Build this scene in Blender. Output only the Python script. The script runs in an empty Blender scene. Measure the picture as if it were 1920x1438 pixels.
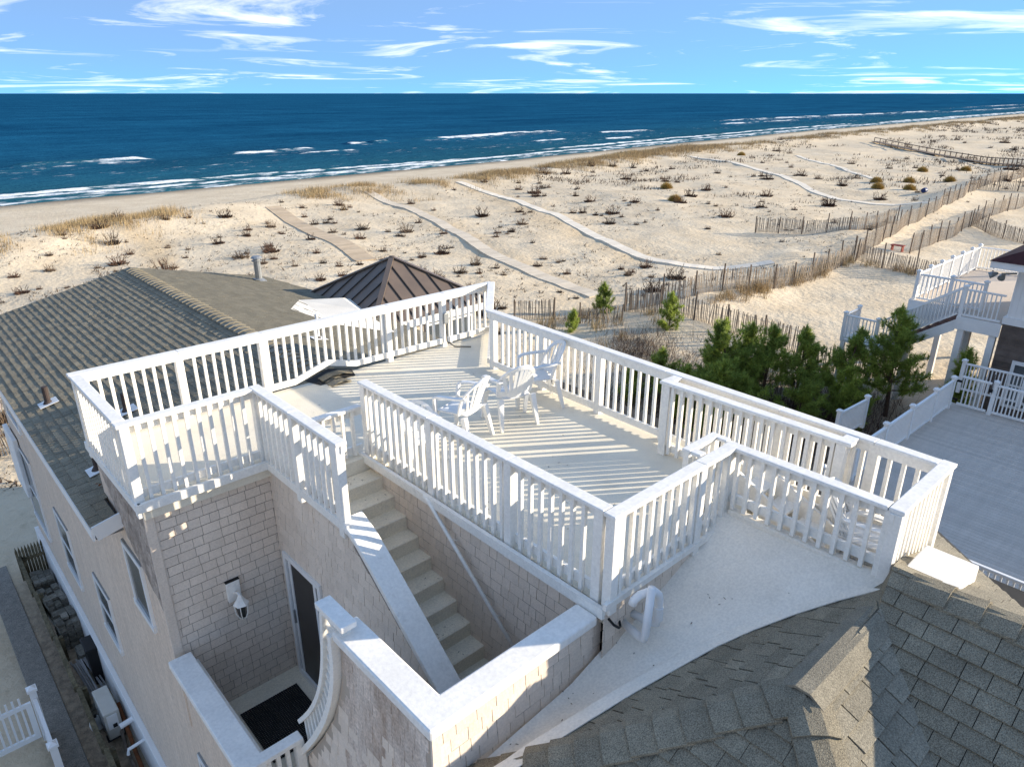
import bpy, math, random
import numpy as np
from mathutils import Matrix, Vector
random.seed(7); RNG = np.random.default_rng(7)
SC = bpy.context.scene; COL = SC.collection
R = math.radians

# ------------------------------------------------------------------ camera
cd = bpy.data.cameras.new('camera'); cam = bpy.data.objects.new('camera', cd); COL.objects.link(cam)
cd.sensor_width = 36; cd.lens = 25.02; cd.clip_start = .1; cd.clip_end = 90000
CAM = np.array([0, 0, 4.05])
cam.location = CAM; cam.rotation_euler = (R(90 - 22.17), 0, R(47.47 - 90)); SC.camera = cam
_y, _p = R(47.47), R(22.17)
CR = np.array([math.sin(_y), -math.cos(_y), 0]); CF = np.array([math.cos(_y) * math.cos(_p), math.sin(_y) * math.cos(_p), -math.sin(_p)])
CD = np.cross(CF, CR)
def seen(P):                      # used only to rank shingles by how large they show
    v = np.asarray(P) - CAM; d = v @ CF
    if d < .2: return False
    return abs(v @ CR / d) < .75 and abs(v @ CD / d) < .56

# ------------------------------------------------------------------ sun, sky, exposure
SUN_AZ, SUN_EL = R(-35), R(16)
sl = bpy.data.lights.new('sun', 'SUN'); so = bpy.data.objects.new('sun', sl); COL.objects.link(so)
sl.energy = 2.75; sl.angle = R(.5); sl.color = (1, .88, .70)
sdir = Vector((math.cos(SUN_AZ) * math.cos(SUN_EL), math.sin(SUN_AZ) * math.cos(SUN_EL), math.sin(SUN_EL)))
so.rotation_euler = sdir.to_track_quat('Z', 'Y').to_euler(); so.location = sdir * 60
W = bpy.data.worlds.new('World'); SC.world = W; W.use_nodes = True
SKY_K, SKY_SAT, CLOUD, SKY_STR = 5.5, 1.6, (6.5, 5.9, 5.1, 1), .14
def build_world():
    nt = W.node_tree; N = nt.nodes; L = nt.links; N.clear()
    out = N.new('ShaderNodeOutputWorld'); bg = N.new('ShaderNodeBackground'); L.new(bg.outputs[0], out.inputs[0])
    sky = N.new('ShaderNodeTexSky'); sky.sky_type = 'NISHITA'; sky.sun_disc = False
    sky.sun_elevation = SUN_EL; sky.sun_rotation = math.pi / 2 - SUN_AZ
    sky.altitude = 0; sky.air_density = 1.0; sky.dust_density = .1; sky.ozone_density = 1.6
    tg = N.new('ShaderNodeTexCoord'); mp = N.new('ShaderNodeVectorMath'); mp.operation = 'MULTIPLY'; mp.inputs[1].default_value = (1, 1, SKY_K); L.new(tg.outputs['Generated'], mp.inputs[0])
    of = N.new('ShaderNodeVectorMath'); of.operation = 'ADD'; of.inputs[1].default_value = (0, 0, .42); L.new(mp.outputs[0], of.inputs[0]); nz = N.new('ShaderNodeVectorMath'); nz.operation = 'NORMALIZE'; L.new(of.outputs[0], nz.inputs[0]); L.new(nz.outputs[0], sky.inputs['Vector'])
    hs = N.new('ShaderNodeHueSaturation'); hs.inputs['Saturation'].default_value = SKY_SAT; hs.inputs['Hue'].default_value = .504; L.new(sky.outputs[0], hs.inputs['Color'])
    wb = N.new('ShaderNodeVectorMath'); wb.operation = 'MULTIPLY'; wb.inputs[1].default_value = (.98, .93, .86); L.new(hs.outputs[0], wb.inputs[0])   # camera white balance
    # thin cirrus streaks: direction projected on a high flat layer
    tc = N.new('ShaderNodeTexCoord'); sp = N.new('ShaderNodeSeparateXYZ'); L.new(tc.outputs['Generated'], sp.inputs[0])
    def m(op, a, b=None, c=None):
        n = N.new('ShaderNodeMath'); n.operation = op
        for i, v in enumerate((a, b, c)):
            if v is None: continue
            if isinstance(v, (int, float)): n.inputs[i].default_value = v
            else: L.new(v, n.inputs[i])
        return n.outputs[0]
    zz = m('ADD', m('MAXIMUM', sp.outputs[2], 0), .055)
    u = m('DIVIDE', sp.outputs[0], zz); v = m('DIVIDE', sp.outputs[1], zz)
    # streaks run along the sea horizon seen from the house
    a = R(-40); ur = m('ADD', m('MULTIPLY', u, math.cos(a)), m('MULTIPLY', v, math.sin(a)))
    vr = m('SUBTRACT', m('MULTIPLY', v, math.cos(a)), m('MULTIPLY', u, math.sin(a)))
    cb = N.new('ShaderNodeCombineXYZ'); L.new(m('MULTIPLY', ur, .34), cb.inputs[0]); L.new(m('MULTIPLY', vr, .42), cb.inputs[1])
    n1 = N.new('ShaderNodeTexNoise'); n1.inputs['Scale'].default_value = 1.1; n1.inputs['Detail'].default_value = 9; n1.inputs['Roughness'].default_value = .6; n1.inputs['Distortion'].default_value = 1.6
    L.new(cb.outputs[0], n1.inputs['Vector'])
    n2 = N.new('ShaderNodeTexNoise'); n2.inputs['Scale'].default_value = .45; n2.inputs['Detail'].default_value = 3; L.new(cb.outputs[0], n2.inputs['Vector'])
    cl = N.new('ShaderNodeValToRGB'); cl.color_ramp.elements[0].position = .56; cl.color_ramp.elements[1].position = .86
    L.new(m('ADD', m('MULTIPLY', n1.outputs[0], .75), m('MULTIPLY', n2.outputs[0], .32)), cl.inputs[0])
    fac = m('ADD', m('MULTIPLY', cl.outputs[0], .74), .09)
    mx = N.new('ShaderNodeMix'); mx.data_type = 'RGBA'; L.new(fac, mx.inputs['Factor']); L.new(wb.outputs[0], mx.inputs[6]); mx.inputs[7].default_value = CLOUD
    L.new(mx.outputs[2], bg.inputs[0]); bg.inputs[1].default_value = SKY_STR
build_world()
SC.view_settings.view_transform = 'Standard'; SC.view_settings.look = 'None'; SC.view_settings.exposure = 1.8; SC.view_settings.gamma = 1
SC.view_settings.use_curve_mapping = False

# ------------------------------------------------------------------ materials
MAT = {}
def material(name, c1, c2=None, scale=4, rough=.6, bump=0, bscale=None, isl=0, spec=.3, detail=4, stretch=None, fine=None, metal=0):
    m = bpy.data.materials.new(name); m.use_nodes = True; nt = m.node_tree; N = nt.nodes; L = nt.links
    b = N['Principled BSDF']; b.inputs['Roughness'].default_value = rough; b.inputs['Specular IOR Level'].default_value = spec; b.inputs['Metallic'].default_value = metal
    geo = N.new('ShaderNodeNewGeometry'); vec = geo.outputs['Position']
    if stretch:
        mp = N.new('ShaderNodeMapping'); mp.inputs['Scale'].default_value = stretch; L.new(vec, mp.inputs[0]); vec = mp.outputs[0]
    c2 = c2 or tuple(x * .85 for x in c1)
    n = N.new('ShaderNodeTexNoise'); n.inputs['Scale'].default_value = scale; n.inputs['Detail'].default_value = detail; n.inputs['Roughness'].default_value = .65; L.new(vec, n.inputs['Vector'])
    r = N.new('ShaderNodeValToRGB'); r.color_ramp.elements[0].position = .32; r.color_ramp.elements[1].position = .68
    r.color_ramp.elements[0].color = (*c2, 1); r.color_ramp.elements[1].color = (*c1, 1); L.new(n.outputs[0], r.inputs[0]); colr = r.outputs[0]
    if fine:
        f = N.new('ShaderNodeTexNoise'); f.inputs['Scale'].default_value = fine[0]; f.inputs['Detail'].default_value = 2; L.new(geo.outputs['Position'], f.inputs['Vector'])
        mr = N.new('ShaderNodeMapRange'); mr.inputs[1].default_value = .3; mr.inputs[2].default_value = .7; mr.inputs[3].default_value = 1 - fine[1]; mr.inputs[4].default_value = 1 + fine[1]; L.new(f.outputs[0], mr.inputs[0])
        mu = N.new('ShaderNodeVectorMath'); mu.operation = 'SCALE'; L.new(colr, mu.inputs[0]); L.new(mr.outputs[0], mu.inputs['Scale']); colr = mu.outputs[0]
    if isl:
        oi = N.new('ShaderNodeObjectInfo'); ad = N.new('ShaderNodeMath'); ad.operation = 'ADD'; L.new(oi.outputs['Random'], ad.inputs[0]); L.new(geo.outputs['Random Per Island'], ad.inputs[1])
        fr = N.new('ShaderNodeMath'); fr.operation = 'FRACT'; L.new(ad.outputs[0], fr.inputs[0])
        mr = N.new('ShaderNodeMapRange'); mr.inputs[3].default_value = 1 - isl; mr.inputs[4].default_value = 1 + isl; L.new(fr.outputs[0], mr.inputs[0])
        mu = N.new('ShaderNodeVectorMath'); mu.operation = 'SCALE'; L.new(colr, mu.inputs[0]); L.new(mr.outputs[0], mu.inputs['Scale']); colr = mu.outputs[0]
    L.new(colr, b.inputs['Base Color'])
    if bump:
        bn = N.new('ShaderNodeTexNoise'); bn.inputs['Scale'].default_value = bscale or scale * 6; bn.inputs['Detail'].default_value = 3; L.new(vec, bn.inputs['Vector'])
        bu = N.new('ShaderNodeBump'); bu.inputs['Strength'].default_value = bump; bu.inputs['Distance'].default_value = .02; L.new(bn.outputs[0], bu.inputs['Height']); L.new(bu.outputs[0], b.inputs['Normal'])
    MAT[name] = m; return m
def grime(name, col, sc, lo, hi, amt, stretch=(1, 1, 1)):
    nt = MAT[name].node_tree; N = nt.nodes; L = nt.links; b = N['Principled BSDF']; src = b.inputs['Base Color'].links[0].from_socket
    g = N.new('ShaderNodeNewGeometry'); mp = N.new('ShaderNodeMapping'); mp.inputs['Scale'].default_value = stretch; L.new(g.outputs['Position'], mp.inputs[0])
    n = N.new('ShaderNodeTexNoise'); n.inputs['Scale'].default_value = sc; n.inputs['Detail'].default_value = 6; n.inputs['Roughness'].default_value = .7; L.new(mp.outputs[0], n.inputs['Vector'])
    mr = N.new('ShaderNodeMapRange'); mr.inputs[1].default_value = lo; mr.inputs[2].default_value = hi; mr.inputs[4].default_value = amt; L.new(n.outputs[0], mr.inputs[0])
    x = N.new('ShaderNodeMix'); x.data_type = 'RGBA'; L.new(mr.outputs[0], x.inputs['Factor']); L.new(src, x.inputs[6]); x.inputs[7].default_value = (*col, 1); L.new(x.outputs[2], b.inputs['Base Color'])
material('white_paint', (.86, .83, .765), (.79, .76, .695), 2.2, .5, .06, 40, fine=(35, .06))
material('white_weathered', (.86, .83, .77), (.76, .735, .685), 3.0, .6, .08, 30, fine=(28, .07))
material('vinyl', (.84, .83, .80), (.78, .77, .74), 1.5, .35)
material('deck_coating', (.80, .735, .60), (.69, .63, .51), 1.1, .75, .12, 60, fine=(70, .07), detail=7)
material('membrane', (.86, .80, .695), (.73, .675, .58), .9, .8, .15, 55, fine=(45, .08), detail=7)
material('stair_coating', (.84, .755, .60), (.74, .66, .51), 2.2, .8, .2, 50, fine=(50, .1))
material('shingle_wall', (.74, .635, .525), (.66, .56, .46), 3, .85, .25, 20, isl=.055, stretch=(1, 1, .35), fine=(60, .08))
material('shingle_stained', (.69, .60, .515), (.38, .285, .215), 3.0, .9, .3, 24, isl=.08, stretch=(1, 1, .3), fine=(40, .2))
material('shingle_worn', (.46, .385, .32), (.28, .225, .18), 3, .9, .4, 24, isl=.2, stretch=(1, 1, .25), fine=(30, .2))
material('roof_shingle', (.275, .24, .172), (.205, .178, .128), 5, .95, .5, 160, isl=.13, fine=(120, .5))
material('roof_shingle_olive', (.20, .178, .128), (.16, .142, .102), 5, .95, .4, 160, isl=.10, fine=(90, .35))
material('roof_shingle_weathered', (.275, .245, .185), (.21, .188, .142), 4, .95, .4, 120, isl=.13, fine=(90, .35))
material('roof_under', (.045, .044, .042), (.03, .03, .03), 8, .95)
material('wall_side', (.74, .60, .47), (.63, .50, .385), 5, .9, .3, 30, stretch=(1, 2.2, .22), fine=(26, .12))
material('metal_roof', (.155, .115, .085), (.12, .09, .068), 2, .42, .05, spec=.5)
material('metal_seam', (.05, .042, .036), (.04, .034, .03), 2, .45)
material('fascia_white', (.82, .81, .78), (.74, .73, .70), 2, .5)
material('cream_wall', (.62, .52, .40), (.56, .47, .36), 2, .8)
material('glass_dark', (.03, .033, .034), (.018, .02, .02), 1.5, .12, spec=.6)
material('glass_pale', (.14, .15, .15), (.07, .08, .085), 1.2, .1, spec=.7)
material('door_screen', (.045, .04, .036), (.025, .022, .02), 2, .35, fine=(160, .5))
material('rubber', (.022, .021, .021), (.014, .014, .014), 6, .8)
material('plastic_white', (.80, .79, .76), (.74, .73, .70), 2, .38, spec=.45)
material('plastic_aged', (.74, .69, .60), (.66, .61, .52), 3, .45)
material('pvc', (.80, .80, .79), (.72, .72, .70), 4, .4)
material('galvanised', (.36, .37, .37), (.26, .27, .27), 8, .45, metal=.6)
material('pipe_brown', (.07, .05, .042), (.045, .033, .03), 5, .7)
material('black_cable', (.012, .012, .013), None, 4, .5)
material('rust', (.24, .085, .03), (.12, .045, .02), 12, .9)
material('composite_grey', (.58, .51, .435), (.50, .44, .375), 1.8, .7, .2, 40, isl=.07, stretch=(.4, 3, 1), fine=(30, .08))
material('fence_wood', (.33, .27, .205), (.21, .165, .125), 5, .9, .3, 30, isl=.28, stretch=(1, 1, .2))
material('post_wood', (.20, .155, .12), (.11, .085, .065), 5, .9, .3, 30, isl=.2)
material('old_wood', (.17, .145, .09), (.08, .068, .04), 4, .9, .4, 30, isl=.2, fine=(18, .3))
material('board_tan', (.60, .47, .32), (.50, .38, .25), 2, .85, .2, 20, isl=.10)
material('board_pale', (.80, .72, .59), (.72, .64, .52), 2, .85, .2, 20, isl=.08)
material('board_sandy', (.70, .60, .46), (.60, .51, .39), 2, .85, .2, 20, isl=.12)
material('paver', (.20, .185, .155), (.11, .105, .08), 6, .95, .4, 40, isl=.35, fine=(25, .3))
material('plank_grey', (.36, .34, .32), (.22, .21, .2), 4, .85, isl=.25)
material('ac_paint', (.56, .54, .48), (.50, .48, .42), 3, .55)
material('black_bin', (.018, .018, .019), (.012, .012, .012), 4, .6)
material('red_stone', (.12, .065, .052), (.09, .05, .042), 8, .95)
material('siding_brown', (.15, .118, .098), (.105, .083, .07), 3, .9, .3, 25, isl=.18)
material('roof_red', (.075, .022, .02), (.045, .014, .013), 5, .9, isl=.2)
material('tread_brown', (.16, .08, .055), (.11, .055, .04), 5, .8)
material('deck_tan', (.60, .50, .40), (.54, .45, .36), 1.5, .8)
material('needle', (.40, .47, .09), (.22, .29, .065), 1.2, .6, isl=.4)
material('needle_bright', (.42, .44, .05), (.26, .31, .05), 1.4, .6, isl=.3)
for nm in ('needle', 'needle_bright'):
    nt = MAT[nm].node_tree; b = nt.nodes['Principled BSDF']; tl = nt.nodes.new('ShaderNodeBsdfTranslucent'); mxs = nt.nodes.new('ShaderNodeMixShader'); mxs.inputs[0].default_value = .5; nt.links.new(b.inputs['Base Color'].links[0].from_socket, tl.inputs[0]); nt.links.new(b.outputs[0], mxs.inputs[1]); nt.links.new(tl.outputs[0], mxs.inputs[2]); nt.links.new(mxs.outputs[0], nt.nodes['Material Output'].inputs[0])
material('bark', (.12, .075, .05), (.065, .045, .032), 8, .95, .5, 20)
material('twig', (.115, .062, .04), (.05, .033, .024), 6, .95, isl=.35)
material('twig_grey', (.16, .115, .08), (.08, .06, .045), 6, .95, isl=.3)
material('dry_grass', (.47, .355, .19), (.27, .19, .10), .6, .9, isl=.3)
material('golden_bush', (.50, .35, .10), (.32, .21, .06), 3, .9, isl=.3)
material('litter', (.10, .065, .042), (.045, .032, .023), 3, .95, isl=.4)
material('barrel_blue', (.012, .03, .12), None, 3, .5)
material('red_paint', (.32, .07, .045), None, 3, .7)

for a_ in (('white_paint', (.50, .46, .39), 6, .58, .75, .5, (1, 1, .3)), ('white_weathered', (.48, .46, .41), 7, .58, .76, .45), ('deck_coating', (.50, .44, .34), 1.7, .56, .78, .5), ('membrane', (.52, .47, .39), 1.3, .55, .8, .55), ('stair_coating', (.45, .38, .28), 4, .56, .78, .5), ('wall_side', (.42, .33, .25), 2.2, .58, .78, .5, (1, 1.5, .25))): grime(*a_)

# ------------------------------------------------------------------ mesh builder
class MB:
    def __init__(s): s.v = []; s.f = []
    def add(s, vs, fs):
        o = len(s.v); s.v += [tuple(map(float, p)) for p in vs]; s.f += [tuple(i + o for i in f) for f in fs]; return s
    def box(s, x0, x1, y0, y1, z0, z1):
        return s.add([(x, y, z) for z in (z0, z1) for y in (y0, y1) for x in (x0, x1)], [(0, 2, 3, 1), (4, 5, 7, 6), (0, 1, 5, 4), (2, 6, 7, 3), (0, 4, 6, 2), (1, 3, 7, 5)])
    def bar(s, p0, p1, w, h, up=(0, 0, 1), w1=None, h1=None):
        p0, p1 = Vector(p0), Vector(p1); d = (p1 - p0).normalized(); up = Vector(up)
        sd = d.cross(up)
        if sd.length < 1e-4: sd = d.cross(Vector((1, 0, 0)))
        sd.normalize(); u = sd.cross(d); w1 = w if w1 is None else w1; h1 = h if h1 is None else h1; vs = []
        for p, a, b in ((p0, w, h), (p1, w1, h1)):
            for sx, sy in ((-1, -1), (1, -1), (1, 1), (-1, 1)): vs.append(p + sd * (sx * a / 2) + u * (sy * b / 2))
        return s.add(vs, [(0, 1, 2, 3), (7, 6, 5, 4), (0, 4, 5, 1), (1, 5, 6, 2), (2, 6, 7, 3), (3, 7, 4, 0)])
    def tube(s, pts, rad, n=8, cap=True):
        pts = [Vector(p) for p in pts]; rad = rad if isinstance(rad, (list, tuple)) else [rad] * len(pts); o = len(s.v); up = None
        for i, p in enumerate(pts):
            d = (pts[min(i + 1, len(pts) - 1)] - pts[max(i - 1, 0)]).normalized()
            if up is None: up = d.orthogonal().normalized()
            up = (up - d * up.dot(d)).normalized(); sd = d.cross(up)
            for k in range(n):
                a = 2 * math.pi * k / n; s.v.append(tuple(p + (up * math.cos(a) + sd * math.sin(a)) * rad[i]))
        for i in range(len(pts) - 1):
            for k in range(n):
                a, b = o + i * n + k, o + i * n + (k + 1) % n; s.f.append((a, b, b + n, a + n))
        if cap: s.f.append(tuple(o + k for k in reversed(range(n)))); s.f.append(tuple(o + (len(pts) - 1) * n + k for k in range(n)))
        return s
    def sweep(s, pts, side, w, h):
        """flat band swept along pts; side = constant lateral axis, w across it, h thick"""
        pts = [Vector(p) for p in pts]; sd = Vector(side).normalized(); o = len(s.v); n = len(pts)
        for i, p in enumerate(pts):
            d = (pts[min(i + 1, n - 1)] - pts[max(i - 1, 0)]).normalized(); u = sd.cross(d).normalized()
            for sx, sy in ((-1, -1), (1, -1), (1, 1), (-1, 1)): s.v.append(tuple(p + sd * (sx * w / 2) + u * (sy * h / 2)))
        for i in range(n - 1):
            for k in range(4):
                a, b = o + i * 4 + k, o + i * 4 + (k + 1) % 4; s.f.append((a, b, b + 4, a + 4))
        s.f.append((o + 3, o + 2, o + 1, o)); e = o + (n - 1) * 4; s.f.append((e, e + 1, e + 2, e + 3)); return s
    def prism(s, poly, ax, a0, a1):
        """polygon in the two other axes extruded along axis ax from a0 to a1"""
        def pt(q, a): q = list(q); q.insert(ax, a); return q
        n = len(poly); o = len(s.v)
        s.v += [tuple(pt(q, a0)) for q in poly] + [tuple(pt(q, a1)) for q in poly]
        s.f.append(tuple(o + i for i in range(n))); s.f.append(tuple(o + n + i for i in reversed(range(n))))
        for i in range(n): j = (i + 1) % n; s.f.append((o + j, o + i, o + n + i, o + n + j))
        return s
    def mesh(s, name, mat):
        me = bpy.data.meshes.new(name); me.from_pydata(s.v, [], s.f); me.materials.append(MAT[mat] if isinstance(mat, str) else mat)
        return me
    def build(s, name, mat, parent=None, bevel=0, smooth=False):
        me = s.mesh(name, mat)
        import bmesh
        bm = bmesh.new(); bm.from_mesh(me); bmesh.ops.recalc_face_normals(bm, faces=bm.faces); bm.to_mesh(me); bm.free()
        return link(name, me, parent, bevel, smooth)
INV = {}
def link(name, me, parent=None, bevel=0, smooth=False):
    o = bpy.data.objects.new(name, me); COL.objects.link(o)
    if parent is not None:
        o.parent = parent
        if parent.name in INV: o.matrix_parent_inverse = INV[parent.name]
    if bevel:
        b = o.modifiers.new('bevel', 'BEVEL'); b.width = bevel; b.segments = 2; b.limit_method = 'ANGLE'
    if smooth:
        for p in me.polygons: p.use_smooth = True
    return o
def npmesh(name, V, F, mat):
    """V (n,3) array, F (m,k) array of one polygon size"""
    V = np.asarray(V, np.float32); F = np.asarray(F, np.int32); k = F.shape[1]
    me = bpy.data.meshes.new(name); me.vertices.add(len(V)); me.vertices.foreach_set('co', V.ravel())
    me.loops.add(F.size); me.loops.foreach_set('vertex_index', F.ravel())
    me.polygons.add(len(F)); me.polygons.foreach_set('loop_start', np.arange(len(F), dtype=np.int32) * k)
    try: me.polygons.foreach_set('loop_total', np.full(len(F), k, np.int32))
    except Exception: pass
    me.update(calc_edges=True); me.validate()
    me.materials.append(MAT[mat] if isinstance(mat, str) else mat); return me
def tag(o, label=None, cat=None, group=None, kind=None):
    if label: o['label'] = label
    if cat: o['category'] = cat
    if group: o['group'] = group
    if kind: o['kind'] = kind
    return o
def thing(name, label, cat, loc=(0, 0, 0), group=None, rz=None):
    """Empty at the base of a thing. rz None: children are given in world coordinates."""
    o = bpy.data.objects.new(name, None); COL.objects.link(o); o.location = loc; o.empty_display_size = .2
    if rz is None: INV[o.name] = Matrix.Translation(-Vector(loc))
    else: o.rotation_euler = (0, 0, rz)
    return tag(o, label, cat, group)
def copy_tree(o, parent=None):
    c = o.copy(); COL.objects.link(c); c.parent = parent
    for ch in list(o.children): copy_tree(ch, c)
    return c
def vnoise(x, y, seed=0):
    x = np.asarray(x, float); y = np.asarray(y, float); xi = np.floor(x); yi = np.floor(y); fx = x - xi; fy = y - yi
    fx = fx * fx * (3 - 2 * fx); fy = fy * fy * (3 - 2 * fy)
    def h(a, b): v = np.sin(a * 127.1 + b * 311.7 + seed * 74.7) * 43758.5453; return v - np.floor(v)
    return (h(xi, yi) * (1 - fx) + h(xi + 1, yi) * fx) * (1 - fy) + (h(xi, yi + 1) * (1 - fx) + h(xi + 1, yi + 1) * fx) * fy
def fbm(x, y, o=4, seed=0):
    s = 0; a = .5
    for i in range(o): s = s + a * vnoise(x * 2 ** i, y * 2 ** i, seed + i); a *= .5
    return s / (1 - .5 ** o)
def axis(segs):
    out = []
    for a, b, st in segs: out += list(np.arange(a, b, st))
    return np.array(out + [segs[-1][1]])
GZ = -7.0

# ------------------------------------------------------------------ terrain
WX = np.array([-4000, -200, 16, 67, 108, 177, 305, 530, 674, 3000, 9000, 40000]); WY = np.array([60, 118, 124, 126.5, 129, 137, 150, 161, 166, 330, 800, 3300])
CX = np.array([-4000, -60, 8, 15, 31, 43, 52, 64, 82, 116, 186, 264, 403, 3000, 9000, 40000]); CY = np.array([20, 58, 66, 71, 76, 80, 78, 78.5, 83, 89, 92, 95, 100, 260, 700, 3100])
def wline(x): return np.interp(x, WX, WY)
def cline(x): return np.interp(x, CX, CY)
def ground(x, y):
    x = np.asarray(x, float); y = np.asarray(y, float); c = cline(x); w = wline(x)
    dune = .9 * (fbm(x / 17, y / 17, 3, 3) - .5) + .38 * (fbm(x / 4.5, y / 4.5, 3, 9) - .5) + .07 * (fbm(x / .9, y / .9, 2, 5) - .5)
    near = np.clip((np.hypot(x - 10, y - 7) - 16) / 12, 0, 1); fenced = np.clip(np.abs(y - 8) / 12, .25, 1)
    z = GZ + dune * near * fenced
    z = z + .75 * np.exp(-((y - c + 3) / 5.5) ** 2) * (.5 + fbm(x / 9, y / 9, 2, 21))              # fore-dune crest
    z = z + .8 * np.exp(-((y - 21 - .1 * (x - 30)) / 2.4) ** 2) * np.clip((x - 24) / 8, 0, 1) * (.4 + fbm(x / 6, y / 6, 2, 31)) * .7  # sand caught by the fences
    t = np.clip((y - c - 1) / 9, 0, 1); t = t * t * (3 - 2 * t)
    beach = -9.25 - 1.35 * np.clip((y - c - 8) / np.maximum(w - c - 8, 5), 0, 1.5) + .06 * (fbm(x / 6, y / 6, 2, 8) - .5)
    return z * (1 - t) + beach * t
def grid_mesh(name, xs, ys, fz, mat):
    X, Y = np.meshgrid(xs, ys); Z = fz(X, Y); n, m = X.shape
    V = np.stack([X, Y, Z], -1).reshape(-1, 3); i = np.arange(n * m).reshape(n, m)
    F = np.stack([i[:-1, :-1], i[:-1, 1:], i[1:, 1:], i[1:, :-1]], -1).reshape(-1, 4)
    me = npmesh(name, V, F, mat); me.polygons.foreach_set('use_smooth', np.ones(len(F), bool)); return me, X, Y
def sand_material():
    m = bpy.data.materials.new('sand'); m.use_nodes = True; nt = m.node_tree; N = nt.nodes; L = nt.links; b = N['Principled BSDF']; b.inputs['Roughness'].default_value = .95; b.inputs['Specular IOR Level'].default_value = .1
    g = N.new('ShaderNodeNewGeometry')
    def noise(sc, d=4): n = N.new('ShaderNodeTexNoise'); n.inputs['Scale'].default_value = sc; n.inputs['Detail'].default_value = d; n.inputs['Roughness'].default_value = .65; L.new(g.outputs['Position'], n.inputs['Vector']); return n.outputs[0]
    def ramp(f, a, b_, ca, cb): r = N.new('ShaderNodeValToRGB'); r.color_ramp.elements[0].position = a; r.color_ramp.elements[1].position = b_; r.color_ramp.elements[0].color = (*ca, 1); r.color_ramp.elements[1].color = (*cb, 1); L.new(f, r.inputs[0]); return r.outputs[0]
    def mix(f, a, b_):
        x = N.new('ShaderNodeMix'); x.data_type = 'RGBA'; L.new(f, x.inputs['Factor']); L.new(a, x.inputs[6])
        if isinstance(b_, tuple): x.inputs[7].default_value = (*b_, 1)
        else: L.new(b_, x.inputs[7])
        return x.outputs[2]
    base = ramp(noise(.35, 6), .35, .65, (.60, .485, .335), (.70, .59, .43))
    base = mix(ramp(noise(3.2, 5), .56, .74, (0, 0, 0), (.55, .55, .55)), base, (.40, .31, .20))
    base = mix(ramp(noise(9, 3), .66, .74, (0, 0, 0), (.5, .5, .5)), base, (.26, .19, .12))
    at = N.new('ShaderNodeAttribute'); at.attribute_name = 'wear'; sp = N.new('ShaderNodeSeparateColor'); L.new(at.outputs['Color'], sp.inputs[0])
    base = mix(sp.outputs[0], base, (.19, .155, .12))           # wet sand
    base = mix(sp.outputs[1], base, (.56, .43, .27))           # trodden orange sand
    base = mix(sp.outputs[2], base, ramp(noise(5, 5), .4, .6, (.10, .07, .05), (.27, .20, .135)))   # leaf litter and roots
    L.new(base, b.inputs['Base Color'])
    bu = N.new('ShaderNodeBump'); bu.inputs['Strength'].default_value = .8; bu.inputs['Distance'].default_value = .11
    bn = N.new('ShaderNodeTexNoise'); bn.inputs['Scale'].default_value = 2.6; bn.inputs['Detail'].default_value = 5; bn.inputs['Roughness'].default_value = .6; L.new(g.outputs['Position'], bn.inputs['Vector']); L.new(bn.outputs[0], bu.inputs['Height']); L.new(bu.outputs[0], b.inputs['Normal'])
    MAT['sand'] = m; return m
sand_material()
def geo_axis(a, first, f, end):
    out = []; st = first
    while a < end: a += st; out.append(a); st *= f
    return out
xs = np.array(sorted([-4 - q for q in geo_axis(0, 1.5, 1.25, 3000)]) + list(axis([(-4, 70, .4), (70, 150, .8), (150, 320, 2), (320, 700, 5)])) + [700 + q for q in geo_axis(0, 8, 1.12, 30000)])
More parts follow.
